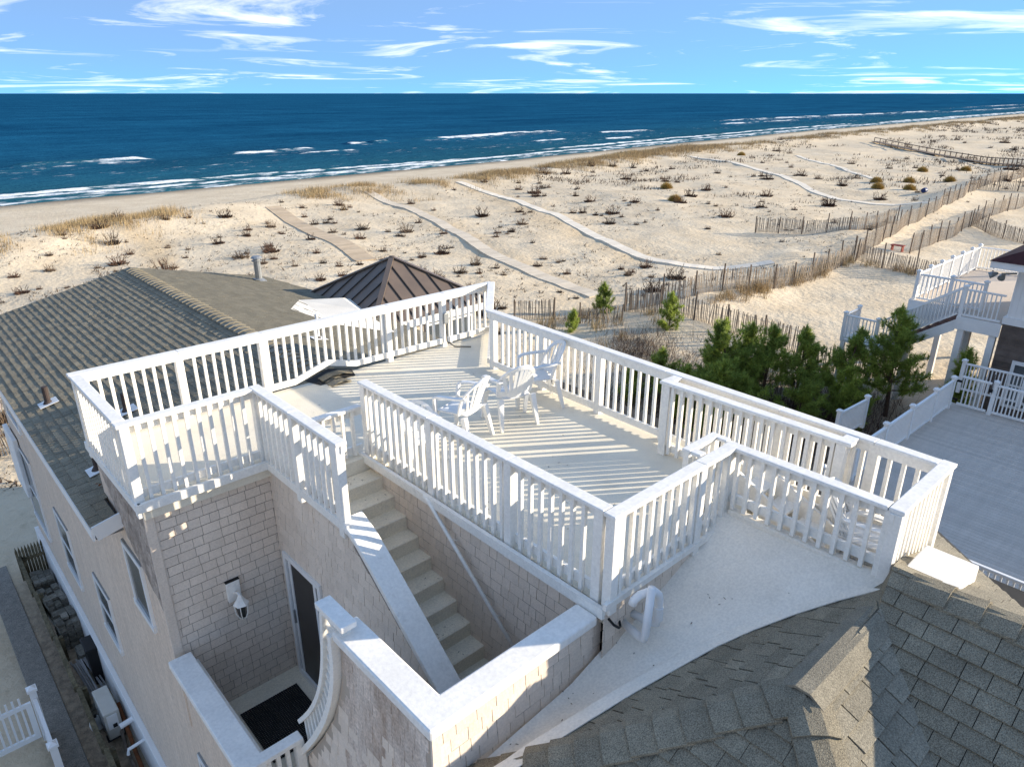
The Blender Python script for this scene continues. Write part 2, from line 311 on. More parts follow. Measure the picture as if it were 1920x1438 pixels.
def terr():
    # rows follow the coast so that the crest and the waterline stay sharp far away
    us = np.array(sorted([-q for q in geo_axis(30, 2, 1.3, 600)]) + list(axis([(-30, 62, .45), (62, 66, .5)])))   # absolute y
    ts = np.linspace(0, 1, 80)[1:]                                                                 # y 66 .. crest+12 .. water+25
    X = []; Y = []
    for x in xs:
        w = wline(x); base = min(66, w - 60); top = w + 25
        ycol = np.concatenate([us[us < base - .2], base + (top - base) * ts]) if base < 66 else np.concatenate([us, 66 + (top - 66) * ts])
        # keep equal counts
        if len(ycol) < len(us) + len(ts): ycol = np.concatenate([np.linspace(us[0] - 50, us[0] - 1, len(us) + len(ts) - len(ycol)), ycol])
        X.append(np.full(len(ycol), x)); Y.append(ycol)
    X = np.array(X).T; Y = np.array(Y).T; Z = ground(X, Y); n, m = X.shape
    i = np.arange(n * m).reshape(n, m); F = np.stack([i[:-1, :-1], i[:-1, 1:], i[1:, 1:], i[1:, :-1]], -1).reshape(-1, 4)
    me = npmesh('sand', np.stack([X, Y, Z], -1).reshape(-1, 3), F, 'sand'); me.polygons.foreach_set('use_smooth', np.ones(len(F), bool))
    w = wline(X); wet = np.clip(1 - (w - Y - 1) / (5 + 3 * fbm(X / 14, Y / 14, 2, 4)), 0, 1)
    def near(poly, wid):
        d = np.full(X.shape, 1e9)
        for (ax, ay), (bx, by) in zip(poly[:-1], poly[1:]):
            L2 = (bx - ax) ** 2 + (by - ay) ** 2; t = np.clip(((X - ax) * (bx - ax) + (Y - ay) * (by - ay)) / L2, 0, 1)
            d = np.minimum(d, np.hypot(X - ax - t * (bx - ax), Y - ay - t * (by - ay)))
        return np.clip(1.3 - d / wid, 0, 1)
    tr = np.maximum.reduce([near([(59, 78), (57, 66), (52, 55), (47, 45), (44, 38), (42, 32)], 2.2) * .7, near([(46, 75), (42, 58), (37, 45), (33.5, 35), (31.5, 27)], 1.8) * .5, near([(16, 70), (17, 60), (15, 52)], 1.3), near([(45, 82), (60, 80), (64, 70)], 1.5) * .5, near([(190, 76), (143, 37)], 4) * .6])
    tr = np.clip(tr * (.5 + fbm(X / 2, Y / 2, 2, 2)), 0, 1)
    lit = np.exp(-(((X - 24) / 4.5) ** 2 + ((Y - 11) / 4.5) ** 2) ** 2) + .9 * np.exp(-(((X - 16) / 6) ** 2 + ((Y - 13) / 5) ** 2) ** 2) * (fbm(X / 2.5, Y / 2.5, 3, 17) > .5) + .8 * np.exp(-(((X - .9) / .75) ** 2) - ((Y - 13) / 6) ** 4) * 1.25
    ca = me.color_attributes.new('wear', 'FLOAT_COLOR', 'POINT'); dat = np.zeros((n * m, 4), np.float32); dat[:, 0] = wet.ravel() * .95; dat[:, 1] = tr.ravel() * .8; dat[:, 2] = np.clip(lit, 0, 1).ravel() * .85; dat[:, 3] = 1
    ca.data.foreach_set('color', dat.ravel())
    tag(link('sand', me), 'pale beach and dune sand around the houses', kind='structure')
terr()

# ------------------------------------------------------------------ sea
def sea():
    m = bpy.data.materials.new('sea_water'); m.use_nodes = True; nt = m.node_tree; N = nt.nodes; L = nt.links; b = N['Principled BSDF']
    b.inputs['Roughness'].default_value = .4; b.inputs['Specular IOR Level'].default_value = 0
    g = N.new('ShaderNodeNewGeometry'); at = N.new('ShaderNodeAttribute'); at.attribute_name = 'foam'; sp = N.new('ShaderNodeSeparateColor'); L.new(at.outputs['Color'], sp.inputs[0])
    def noise(sc, d, st=None):
        n = N.new('ShaderNodeTexNoise'); n.inputs['Scale'].default_value = sc; n.inputs['Detail'].default_value = d; n.inputs['Roughness'].default_value = .62
        v = g.outputs['Position']
        if st: mp = N.new('ShaderNodeMapping'); mp.inputs['Scale'].default_value = st; mp.inputs['Rotation'].default_value = (0, 0, R(-4)); L.new(v, mp.inputs[0]); v = mp.outputs[0]
        L.new(v, n.inputs['Vector']); return n.outputs[0]
    def math_(op, a, b_): n = N.new('ShaderNodeMath'); n.operation = op; n.use_clamp = op in ('ADD', 'SUBTRACT') and False; [L.new(v, n.inputs[i]) if not isinstance(v, (int, float)) else setattr(n.inputs[i], 'default_value', v) for i, v in enumerate((a, b_))]; return n.outputs[0]
    r = N.new('ShaderNodeValToRGB'); r.color_ramp.elements[0].position = .40; r.color_ramp.elements[1].position = .60; r.color_ramp.elements[0].color = (.006, .056, .122, 1); r.color_ramp.elements[1].color = (.012, .098, .19, 1)
    L.new(math_('ADD', math_('MULTIPLY', noise(.03, 8, (.35, 1.2, 1)), .55), math_('MULTIPLY', math_('ADD', noise(.35, 5, (.35, 1, 1)), noise(1.0, 6, (.06, .012, 1))), .225)), r.inputs[0])
    sh = N.new('ShaderNodeMix'); sh.data_type = 'RGBA'; L.new(sp.outputs[1], sh.inputs['Factor']); L.new(r.outputs[0], sh.inputs[6]); sh.inputs[7].default_value = (.03, .115, .135, 1)
    # foam breaks up into streaks
    fn = noise(.55, 8, (.45, 1, 1)); th = N.new('ShaderNodeMapRange'); th.inputs[1].default_value = -.05; th.inputs[2].default_value = .38
    L.new(math_('SUBTRACT', math_('ADD', sp.outputs[0], math_('MULTIPLY', math_('SUBTRACT', fn, .5), 2.6)), .52), th.inputs[0])
    gate = N.new('ShaderNodeMapRange'); gate.inputs[1].default_value = .02; gate.inputs[2].default_value = .2; L.new(sp.outputs[0], gate.inputs[0])
    fo = math_('MULTIPLY', th.outputs[0], gate.outputs[0])
    fm = N.new('ShaderNodeMix'); fm.data_type = 'RGBA'; L.new(fo, fm.inputs['Factor']); L.new(sh.outputs[2], fm.inputs[6]); fm.inputs[7].default_value = (.75, .78, .79, 1)
    L.new(fm.outputs[2], b.inputs['Base Color'])
    rr = N.new('ShaderNodeMapRange'); rr.inputs[3].default_value = .32; rr.inputs[4].default_value = .9; L.new(fo, rr.inputs[0]); L.new(rr.outputs[0], b.inputs['Roughness'])
    bu = N.new('ShaderNodeBump'); bu.inputs['Strength'].default_value = 1; bu.inputs['Distance'].default_value = 1.1
    hh = math_('ADD', math_('MULTIPLY', noise(.22, 6, (.5, 1, 1)), .75), math_('MULTIPLY', noise(1.4, 3), .1)); L.new(hh, bu.inputs['Height']); L.new(bu.outputs[0], b.inputs['Normal'])
    MAT['sea_water'] = m
    xa = np.array(sorted([-20 - q for q in geo_axis(0, 4, 1.25, 30000)]) + list(axis([(-20, 260, 1), (260, 720, 2.5)])) + [720 + q for q in geo_axis(0, 4, 1.1, 42000)])
    sa = np.array(list(axis([(-4, 30, .6), (30, 110, 1)])) + [110 + q for q in geo_axis(0, 2, 1.13, 42000)])
    X, Sx = np.meshgrid(xa, sa); wob = 2.6 * (fbm(X / 23, X * 0, 3, 1) - .5) + 1.6 * (fbm(X / 6, X * 0, 2, 2) - .5)
    Y = wline(X) + Sx
    foam = np.zeros(X.shape); crest = np.zeros(X.shape)
    def breaker(x0, x1, s0, s1, wid, amp, tail, seed, h=.45, cont=False):
        t = (X - x0) / (x1 - x0); s = s0 + (s1 - s0) * t + 5 * (fbm(X / 18, X * 0, 3, seed) - .5); env = np.clip(np.minimum(t, 1 - t) * 7, 0, 1)
        d = Sx - s                                                   # + = seaward
        a = np.exp(-(d / (wid * .7)) ** 2) * amp; b_ = np.where(d < 0, np.exp(d / (tail * 1.3)), 0) * .55 * amp
        brk = (.7 + .5 * fbm(X / 9, Sx / 5, 2, seed + 5)) if cont else np.clip((fbm(X / 14, Sx / 6 + seed, 3, seed + 5) - .22) * 2.6, 0, 1.15); np.maximum(foam, env * np.maximum(a * brk, b_ * (.35 + .9 * fbm(X / 6, Sx / 2.5, 3, seed + 9))), out=foam)
        crest[:] = np.maximum(crest, env * np.exp(-((d - wid * .6) / (wid * 1.1)) ** 2) * h)
    # shore break and swash
    breaker(-400, 900, 5, 5, 1.9, 1.0, 2.6, 11, .35, True); breaker(-60, 60, 9, 10, 2.0, 1.0, 3, 12, .45, True); breaker(25, 120, 12, 9, 1.5, .9, 3, 13, .4, True)
    breaker(120, 420, 12, 15, 2, .95, 4, 14, .4, True); breaker(300, 1500, 10, 10, 3.5, 1, 5, 15, .4, True)
    # outer bar
    breaker(26, 58, 60, 63, 3.6, 1.15, 9, 21, .9); breaker(-30, 40, 46, 54, 2.2, .8, 9, 22, .5); breaker(74, 104, 63, 66, 2.6, 1.05, 8, 23, .7); breaker(90, 110, 52, 54, 1.6, .8, 6, 24, .4)
    breaker(118, 126, 72, 72, 2.4, .9, 6, 25, .8); breaker(128, 136, 74, 74, 2.4, .9, 6, 26, .8); breaker(140, 235, 73, 78, 4, 1.1, 14, 27, .7); breaker(225, 262, 56, 50, 3, 1, 6, 28, .5); breaker(168, 190, 40, 40, 2.2, .9, 5, 29, .4)
    breaker(196, 214, 28, 28, 2.4, .9, 5, 30, .4); breaker(350, 760, 82, 70, 6, 1.15, 18, 31, .7); breaker(330, 430, 60, 58, 4, .9, 10, 32, .5); breaker(560, 2200, 55, 45, 7, 1.0, 18, 33, .5); breaker(700, 3500, 95, 95, 10, .8, 25, 34, .5)
    # thin lace between bar and shore
    lace = .22 * np.exp(-((Sx - 34) / 24) ** 2) * np.clip((fbm(X / 30, Sx / 9, 3, 41) - .38) * 5, 0, 1); foam = np.maximum(foam, lace)
    foam = np.where(Sx < wob + 3.2, np.maximum(foam, .55 * (Sx > wob - .3)), foam)
    Z = -10.55 + crest * .8 + .10 * (fbm(X / 9, Sx / 5, 3, 51) - .5) * np.clip(Sx / 12, 0, 1) + np.where(Sx < wob, -.5 * np.clip((wob - Sx) / 1.5, 0, 1), 0) + .13 * np.clip(1 - Sx / 8, 0, 1)
    n, k = X.shape; i = np.arange(n * k).reshape(n, k); F = np.stack([i[:-1, :-1], i[:-1, 1:], i[1:, 1:], i[1:, :-1]], -1).reshape(-1, 4)
    me = npmesh('sea', np.stack([X, Y, Z], -1).reshape(-1, 3), F, m); me.polygons.foreach_set('use_smooth', np.ones(len(F), bool))
    ca = me.color_attributes.new('foam', 'FLOAT_COLOR', 'POINT'); dat = np.zeros((n * k, 4), np.float32); dat[:, 0] = np.clip(foam, 0, 1).ravel(); dat[:, 1] = np.clip(np.exp(-np.maximum(Sx, 0) / 45) * .75 + crest * .35, 0, 1).ravel(); dat[:, 3] = 1; ca.data.foreach_set('color', dat.ravel())
    tag(link('sea', me), 'blue sea with white breakers reaching to the horizon', kind='structure')
sea()

# ------------------------------------------------------------------ shingles
UNIT = np.array([(-.5, 0, 0), (.5, 0, 0), (.5, 1, 0), (-.5, 1, 0), (-.5, 0, 1), (.5, 0, 1), (.5, 1, .12), (-.5, 1, .12)], float)
UF = [(4, 5, 6, 7), (0, 1, 5, 4), (1, 2, 6, 5), (3, 0, 4, 7), (2, 3, 7, 6)]
UMESH = {}
def umesh(mat):
    if mat not in UMESH:
        b = MB(); b.add(UNIT, UF); UMESH[mat] = b.mesh('shingle', mat)
    return UMESH[mat]
def clip(poly, conv):
    out = poly
    for i in range(len(conv)):
        a, b = conv[i], conv[(i + 1) % len(conv)]; inp, out = out, []
        def side(p): return (b[0] - a[0]) * (p[1] - a[1]) - (b[1] - a[1]) * (p[0] - a[0])
        for j in range(len(inp)):
            p, q = inp[j], inp[(j + 1) % len(inp)]; sp_, sq = side(p), side(q)
            if sp_ >= 0: out.append(p)
            if sp_ * sq < 0: t = sp_ / (sp_ - sq); out.append((p[0] + t * (q[0] - p[0]), p[1] + t * (q[1] - p[1])))
        if not out: return []
    return out
def inside(p, poly):
    x, y = p; c = False
    for i in range(len(poly)):
        (x0, y0), (x1, y1) = poly[i], poly[i - 1]
        if (y0 > y) != (y1 > y) and x < (x1 - x0) * (y - y0) / (y1 - y0) + x0: c = not c
    return c
TABS = {'wall': [], 'roof': []}
def tabs(kind, host, O, U, V, Nn, poly, expo, wr, thick, gap, mat, convex=True, lap=1.12, jag=0.0, matfn=None, seed=0):
    """lay courses of tabs on the plane O + u*U + v*V, poly in (u, v)"""
    rg = random.Random(seed); O, U, V, Nn = (np.array(a, float) for a in (O, U, V, Nn))
    if convex:
        ar = sum(poly[i][0] * poly[(i + 1) % len(poly)][1] - poly[(i + 1) % len(poly)][0] * poly[i][1] for i in range(len(poly)))
        if ar < 0: poly = poly[::-1]
    u0, u1 = min(p[0] for p in poly), max(p[0] for p in poly); v0, v1 = min(p[1] for p in poly), max(p[1] for p in poly); v = v0
    while v < v1 - .01:
        u = u0 - rg.random() * wr[1]
        while u < u1:
            w = rg.uniform(*wr); dv = rg.uniform(-jag, jag); a, b = u + gap / 2, u + w - gap / 2; lo, hi = v + dv, v + expo * lap; u += w
            c = ((a + b) / 2, (lo + hi) / 2); rect = [(a, lo), (b, lo), (b, hi), (a, hi)]; th = thick * rg.uniform(.75, 1.3); m2 = matfn(c) if matfn else mat
            if convex:
                cl = clip(rect, poly)
                if len(cl) < 3: continue
                full = len(cl) == 4 and all(min(math.hypot(p[0] - q[0], p[1] - q[1]) for q in cl) < 1e-6 for p in rect)
            else:
                if not all(inside(q, poly) for q in ((a + .01, lo + .01), (b - .01, lo + .01), (b - .01, hi - .01), (a + .01, hi - .01))): continue
                cl, full = rect, True
            cen = O + U * c[0] + V * c[1]
            if full:
                M = np.eye(4); M[:3, 0] = U * (b - a); M[:3, 1] = V * (hi - lo); M[:3, 2] = Nn * th; M[:3, 3] = O + U * c[0] + V * lo
                vw = CAM - cen; d = np.linalg.norm(vw); sc = (b - a) * expo * max(vw @ Nn, 0) / d ** 3 if seen(cen) else 0
                TABS[kind].append((sc, host, M, None, m2))
            else:
                n = len(cl); wgt = [1 - .88 * (p[1] - lo) / (hi - lo) for p in cl]
                bot = [O + U * p[0] + V * p[1] for p in cl]; top = [q + Nn * th * g for q, g in zip(bot, wgt)]
                fs = [tuple(range(n, 2 * n))] + [(i, (i + 1) % n, n + (i + 1) % n, n + i) for i in range(n)]
                TABS[kind].append((0, host, None, (bot + top, fs), m2))
        v += expo
def finish_tabs(kind, limit, name):
    L = sorted(TABS[kind], key=lambda t: -t[0]); groups = {}
    for i, (sc, host, M, cu, mat) in enumerate(L):
        if i < limit and M is not None and sc > 0:
            o = bpy.data.objects.new(name, umesh(mat)); COL.objects.link(o); o.parent = host; o.matrix_local = Matrix([list(r) for r in M])
        else: groups.setdefault((host.name, mat), (host, []))[1].append((M, cu))
    for (hn, mat), (host, items) in groups.items():
        b = MB()
        for M, cu in items:
            if M is not None: b.add(UNIT @ M[:3, :3].T + M[:3, 3], UF)
            else: b.add(*cu)
        o = link(name, b.mesh(name, mat), host); o['kind'] = 'stuff'

# ------------------------------------------------------------------ the house
H = thing('beach_house', 'shingled beach house with roof deck, outside stair and dark shingle roofs', 'house', (4, 9, GZ))
# hidden bodies that close the volume
MB().box(1.66, 8.2, 9.55, 19.2, GZ - .5, -1.0).box(3.98, 6.85, 3.34, 9.5, GZ - .5, -.26).box(6.0, 9.5, 2.6, 9.4, GZ - .5, -1.2).box(2.32, 9.6, -3.5, 3.08, GZ - .5, -1.7).box(1.66, 2.9, 7.66, 9.5, GZ, -.2).box(1.66, 2.86, 5.64, 7.48, GZ - .5, -3.22).box(2.32, 3.86, 3.36, 7.4, GZ, -3.3).build('core', 'roof_under', H)
# deck floor
DP = [(1.5, 7.46), (2.98, 7.46), (2.98, 6.78), (3.9, 6.78), (3.9, 3.07), (6.84, 3.07), (6.97, 8.03), (8.12, 9.42), (1.5, 9.42)]
fl = MB().prism(DP, 2, -.19, 0).build('deck_floor', 'deck_coating', H)
MB().box(5.66, 6.80, 1.48, 3.068, -.42, -.30).build('balcony_floor', 'deck_coating', H)
MB().box(6.74, 6.82, 1.46, 3.068, -1.2, .03).box(5.66, 6.74, 1.46, 1.52, -1.2, .0).build('balcony_wall', 'white_paint', H)
# white fascia bands along the outer deck edge (set proud of the floor edge)
fb = MB()
for (a, b, t) in [((1.46, 9.46), (1.46, 7.42), .05), ((1.46, 7.43), (3.02, 7.43), .05), ((2.90, 7.405), (2.90, 5.58), .05), ((3.83, 6.9), (3.83, 3.03), .045), ((3.80, 3.005), (5.62, 3.005), .04)]:
    zf = .085 if a[0] == 3.80 else -.015; fb.bar((*a, zf), (*b, zf), t, .10 if zf < 0 else .06)
fb.build('fascia', 'white_paint', H)
material('wall_backing', (.24, .20, .165), (.18, .15, .125), 5, .95)
def wall(name, mb, mat='wall_backing'): return mb.build(name, mat, H)
U_X, U_Y, U_Z = (1, 0, 0), (0, 1, 0), (0, 0, 1)
wl = wall('wall', MB().box(1.62, 2.94, 7.53, 7.64, -3.3, -.13))                         # wall with the lantern
tabs('wall', wl, (1.60, 7.53, -3.22), U_X, U_Z, (0, -1, 0), [(0, 0), (1.326, 0), (1.326, 3.08), (0, 3.08)], .122, (.09, .22), .0085, .0055, 'shingle_wall', lap=.90, seed=1)
wd_poly = [(7.53, -.13), (5.62, -.13), (5.5, -.25), (4.12, -1.27), (4.12, -3.3), (7.53, -3.3)]
wd = wall('wall', MB().prism(wd_poly, 0, 2.935, 3.08))                                  # wall with the door
hole = lambda c: 6.46 < 7.53 - c[0] < 7.4 and c[1] - 3.22 < -1.22
for pl in ([(0, 0), (.1, 0), (.1, 3.1), (0, 3.1)], [(.1, 2.0), (1.08, 2.0), (1.08, 3.1), (.1, 3.1)], [(1.08, 0), (1.95, 0), (1.95, 3.1), (1.08, 3.1)], [(1.95, 0), (3.4, 0), (3.4, 1.95), (1.95, 2.98)]):
    tabs('wall', wd, (2.935, 7.53, -3.22), (0, -1, 0), U_Z, (-1, 0, 0), pl, .122, (.09, .22), .0085, .0055, 'shingle_wall', lap=.90, seed=2)
ws = wall('wall', MB().box(3.885, 3.98, 3.28, 6.86, -3.0, -.13))                        # wall on the right of the stair
tabs('wall', ws, (3.885, 6.86, -2.1), (0, -1, 0), U_Z, (-1, 0, 0), [(0, -.85), (3.58, -.85), (3.58, 2.05), (0, 2.05)], .128, (.09, .2), .0085, .0055, 'shingle_wall', lap=.90, seed=3)
# parapet round the stair landing, its left face cut by the curved railing
ARC = [(4.43, -.14), (4.41, -.3), (4.43, -.55), (4.53, -.86), (4.71, -1.27), (5.01, -1.75), (5.46, -2.39)]
pp = [(3.13, -.14)] + ARC + [(5.46, GZ - .4), (3.13, GZ - .4)]
wp = wall('wall', MB().prism(pp, 0, 2.10, 2.28), material('wall_backing_pale', (.46, .395, .325), (.40, .34, .28), 5, .95))
pu = [(y - 3.13, z + 5) for y, z in [(3.13, -.14)] + ARC + [(5.46, -5), (3.13, -5)]]
def stain(c): return 'shingle_stained' if (c[1] > 3.55 + .5 * math.sin(c[0] * 3) + random.uniform(-.35, .35) and c[0] < 1.35 + random.uniform(-.2, .1)) else 'shingle_wall'
tabs('wall', wp, (2.10, 3.13, -5), U_Y, U_Z, (-1, 0, 0), pu, .122, (.08, .18), .0085, .0055, 'shingle_wall', convex=False, matfn=stain, lap=.90, seed=4)
wf = wall('wall', MB().box(2.282, 3.87, 3.13, 3.28, GZ - .4, -.14))
tabs('wall', wf, (2.16, 3.13, -3.0), U_X, U_Z, (0, -1, 0), [(0, 0), (1.76, 0), (1.76, 2.86), (0, 2.86)], .135, (.09, .2), .010, .006, 'shingle_wall', jag=.004, lap=.90, seed=5)
MB().box(2.085, 2.16, 3.108, 3.13, -3, -.14).build('corner_board', 'shingle_wall', H)
wj = wall('wall', MB().box(3.872, 5.64, 3.04, 3.058, -1.2, .06))
tabs('wall', wj, (3.84, 3.04, -1.0), U_X, U_Z, (0, -1, 0), [(0, 0), (1.78, 0), (1.78, 1.05), (0, 1.05)], .135, (.09, .2), .010, .006, 'shingle_wall', lap=.90, seed=6)
# long side wall and the weathered tower corner
sp_ = [(5.52, GZ - .4), (19.3, GZ - .4), (19.3, -.86), (9.47, -.86), (9.47, -.13), (7.53, -.13), (7.53, -2.14), (5.52, -2.14)]
ww = MB().prism(sp_, 0, 1.52, 1.64).build('wall', 'wall_side', H)
tabs('wall', ww, (1.52, 7.56, -2.35), U_Y, U_Z, (-1, 0, 0), [(0, .5), (.95, 1.3), (1.9, 1.75), (1.9, 2.2), (0, 2.2)], .125, (.08, .2), .012, .006, 'shingle_worn', seed=7)
MB().box(1.50, 1.60, 7.508, 7.53, -3.2, -.13).build('corner_board', 'shingle_wall', H)
MB().box(1.43, 1.52, 5.5, 19.35, GZ - .4, GZ + .95).build('skirt_board', 'fascia_white', H, bevel=.01)
MB().box(1.44, 1.66, 5.42, 5.52, GZ - .4, -2.9).build('corner_board', 'shingle_wall', H)
wb = MB().box(1.64, 2.1, 5.44, 5.56, GZ - .4, -2.9).build('wall', 'wall_side', H)
# parapet caps
MB().prism([(2.045, 3.07), (3.80, 3.07), (3.80, 3.31), (2.31, 3.31), (2.31, 4.47), (2.045, 4.43)], 2, -.14, -.045).build('parapet_cap', 'white_weathered', H, bevel=.018)
MB().box(1.40, 1.66, 5.40, 7.42, -2.14, -2.04).build('parapet_cap', 'white_weathered', H, bevel=.012)
MB().box(1.66, 1.74, 5.6, 7.5, -2.4, -2.26).build('inner_rail', 'white_paint', H)
# sloping cap on the stair wall
MB().sweep([(3.0, 5.72, .03), (3.0, 5.45, -.09), (3.0, 5.2, -.27), (3.0, 4.65, -.69), (3.0, 4.07, -1.14)], (1, 0, 0), .26, .07).build('stair_wall_cap', 'white_paint', H, bevel=.012)
# stair
st = H
for n in range(11):
    z = .03 - .165 * n - .03; y1 = 6.75 - .228 * n
    MB().box(3.08, 3.885, y1 - .228 - .02, y1 + .02, z - .165 - .2, z - .165).box(3.08, 3.885, y1 - .235, y1 - .2, z - .185, z - .160).build('step', 'stair_coating', H, bevel=.008)
MB().box(2.28, 3.885, 3.28, 4.26, -2.2, -1.83).build('landing', 'stair_coating', H)
for n in range(8):
    z = -1.83 - .165 * (n + 1); y0 = 4.26 + .2 * n; MB().box(2.28, 2.93, y0, y0 + .21, z - .25, z).build('step', 'stair_coating', H)
hr = MB().tube([(3.85, 5.60, -.02), (3.80, 5.55, .02), (3.80, 5.48, .0), (3.80, 4.1, -1.10)], .021, 10); hr.build('handrail', 'white_paint', H, smooth=True)
for y, z in ((5.1, -.3), (4.4, -.86)): MB().tube([(3.80, y, z), (3.88, y, z - .05)], .009, 6).build('rail_bracket', 'white_paint', H)
# lower balcony by the door
MB().box(1.66, 2.935, 5.56, 7.52, -3.24, -3.15).build('balcony_floor', 'stair_coating', H)
# front balustrade piece
fbp = MB().box(1.64, 2.06, 5.40, 5.53, -2.10, -2.04); fbp.build('balcony_rail', 'white_weathered', H, bevel=.01)
MB().box(1.62, 2.08, 5.44, 5.5, -2.9, -2.82).build('balcony_rail', 'white_paint', H)
for x in (1.70, 1.80, 1.90): MB().box(x - .02, x + .02, 5.45, 5.49, -2.82, -2.10).build('baluster', 'white_paint', H)
MB().box(1.98, 2.07, 5.42, 5.51, -3.0, -2.10).build('post', 'white_paint', H)
# door
dr = MB().box(2.90, 2.95, 7.33, 7.40, -3.15, -1.22).box(2.90, 2.95, 6.46, 6.53, -3.15, -1.22).box(2.90, 2.95, 6.53, 7.33, -1.29, -1.22).box(2.90, 2.95, 6.53, 7.33, -3.15, -3.06).build('door', 'vinyl', H)
MB().box(2.925, 2.94, 6.53, 7.33, -3.06, -1.29).build('screen', 'door_screen', dr)
MB().box(2.915, 2.93, 6.60, 6.66, -3.06, -1.29).box(2.915, 2.93, 7.24, 7.30, -3.06, -1.29).build('sash', 'vinyl', dr)
MB().box(2.89, 2.92, 7.26, 7.28, -2.25, -2.05).build('handle', 'galvanised', dr)
# windows in the long wall
def side_window(y0, y1, z0, z1, glass='glass_dark', split=True):
    w = MB().box(1.485, 1.535, y0, y1, z1 - .07, z1).box(1.485, 1.535, y0, y0 + .07, z0, z1 - .07).box(1.485, 1.535, y1 - .07, y1, z0, z1 - .07).box(1.475, 1.535, y0 - .02, y1 + .02, z0 - .04, z0 + .05).build('window', 'vinyl', H)
    MB().box(1.50, 1.518, y0 + .07, y1 - .07, z0 + .05, z1 - .07).build('pane', glass, w)
    MB().box(1.495, 1.53, y0 - .01, y1 + .01, z1, z1 + .012).build('drip_cap', 'galvanised', w)
    if split: MB().box(1.492, 1.51, y0 + .07, y1 - .07, (z0 + z1) / 2 - .03, (z0 + z1) / 2 + .03).build('meeting_rail', 'vinyl', w)
side_window(8.22, 8.98, -2.15, -1.2, split=False); side_window(11.25, 12.2, -4.6, -3.5, 'glass_pale'); side_window(14.0, 15.1, -4.9, -3.55, 'glass_pale'); side_window(6.7, 7.45, -4.6, -3.6, 'glass_pale'); side_window(17.0, 18.4, -2.6, -1.5, 'glass_pale'); side_window(17.2, 18.8, -5.4, -3.4, 'glass_pale')
MB().box(1.40, 1.5, 18.2, 19.4, -4.7, -3.2).build('bay', 'fascia_white', H, bevel=.02)

# ---- big gable roof on the left
RX, RZ, RT = 4.8, .02, .23
n1 = Vector((-RT, 0, 1)).normalized(); v1 = Vector((1, 0, RT)).normalized(); n2 = Vector((RT, 0, 1)).normalized(); v2 = Vector((-1, 0, RT)).normalized(); LS = math.hypot(1, RT)
def gz(x): return RZ - RT * abs(x - RX)
rf = MB()
rf.add([(1.2, 8.78, gz(1.2)), (1.2, 19.4, gz(1.2)), (4.8, 19.4, RZ), (4.8, 9.3, RZ), (1.49, 9.3, gz(1.49)), (1.49, 8.78, gz(1.49))], [(0, 5, 4, 3, 2, 1)])
rf.add([(8.75, 9.3, gz(8.75)), (8.75, 17.2, gz(8.75)), (8.2, 19.4, gz(8.2)), (4.8, 19.4, RZ), (4.8, 9.3, RZ)], [(0, 1, 2, 3, 4)])
roofL = rf.build('roof', 'roof_under', H)
tabs('roof', roofL, (1.18, 9.3, gz(1.18) + .004), (0, 1, 0), v1, n1, [(0, 0), (10.1, 0), (10.1, 3.6 * LS), (0, 3.6 * LS)], .132, (.09, .24), .014, .008, 'roof_shingle', jag=.003, seed=11)
tabs('roof', roofL, (1.18, 8.78, gz(1.18) + .004), (0, 1, 0), v1, n1, [(0, 0), (.52, 0), (.52, .3), (0, .3)], .155, (.14, .3), .026, .006, 'roof_shingle', seed=12)
tabs('roof', roofL, (8.77, 9.3, gz(8.77) + .004), (0, 1, 0), v2, n2, [(0, 0), (7.9, 0), (10.1, .58), (10.1, 3.97 * LS), (0, 3.97 * LS)], .155, (.2, .4), .016, .003, 'roof_shingle_olive', seed=13)
MB().bar((1.185, 8.76, gz(1.2) - .08), (1.185, 19.42, gz(1.2) - .08), .03, .16).bar((1.2, 8.765, gz(1.2) - .07), (1.53, 8.765, gz(1.53) - .07), .03, .2).build('fascia', 'fascia_white', H)
MB().add([(1.19, 8.8, gz(1.2) - .17), (1.19, 19.4, gz(1.2) - .17), (1.52, 19.4, gz(1.2) - .17), (1.52, 8.8, gz(1.2) - .17)], [(0, 1, 2, 3)]).build('soffit', 'fascia_white', H)
def ridge_caps(p0, p1, step, wid, tl, tr, host, mat='roof_shingle', thick=.014, up=(0, 0, 1)):
    """overlapping cap pieces along a ridge or hip; tl/tr = slope drop on each side"""
    p0, p1 = Vector(p0), Vector(p1); d = (p1 - p0).normalized(); sd = d.cross(Vector(up)).normalized(); u = sd.cross(d); L = (p1 - p0).length; n = max(1, int(L / step))
    for i in range(n):
        a = p0 + d * (i * step); b = a + d * step * 1.25; ha, hb = thick * 2.2, thick * .7; vs = []
        w = wid * random.uniform(.95, 1.05)
        for p, h in ((a, ha), (b, hb)):
            for s, dz in ((-w, -w * tl), (-w * .35, -w * tl * .28), (w * .35, -w * tr * .28), (w, -w * tr)):
                vs.append(p + sd * s + u * (dz + h)); 
            for s, dz in ((-w, -w * tl), (-w * .35, -w * tl * .28), (w * .35, -w * tr * .28), (w, -w * tr)):
                vs.append(p + sd * s + u * (dz + h - thick))
        fs = []
        for k in range(3): fs += [(k, k + 1, k + 9, k + 8), (k + 4, k + 12, k + 13, k + 5), (k, k + 4, k + 5, k + 1), (k + 8, k + 9, k + 13, k + 12)]
        fs += [(0, 8, 12, 4), (3, 7, 15, 11)]
        MB().add(vs, fs).build('ridge_cap', mat, host)
ridge_caps((4.8, 9.0, RZ + .01), (4.8, 19.35, RZ + .01), .2, .16, .26, .26, roofL, 'roof_shingle_weathered', .022)
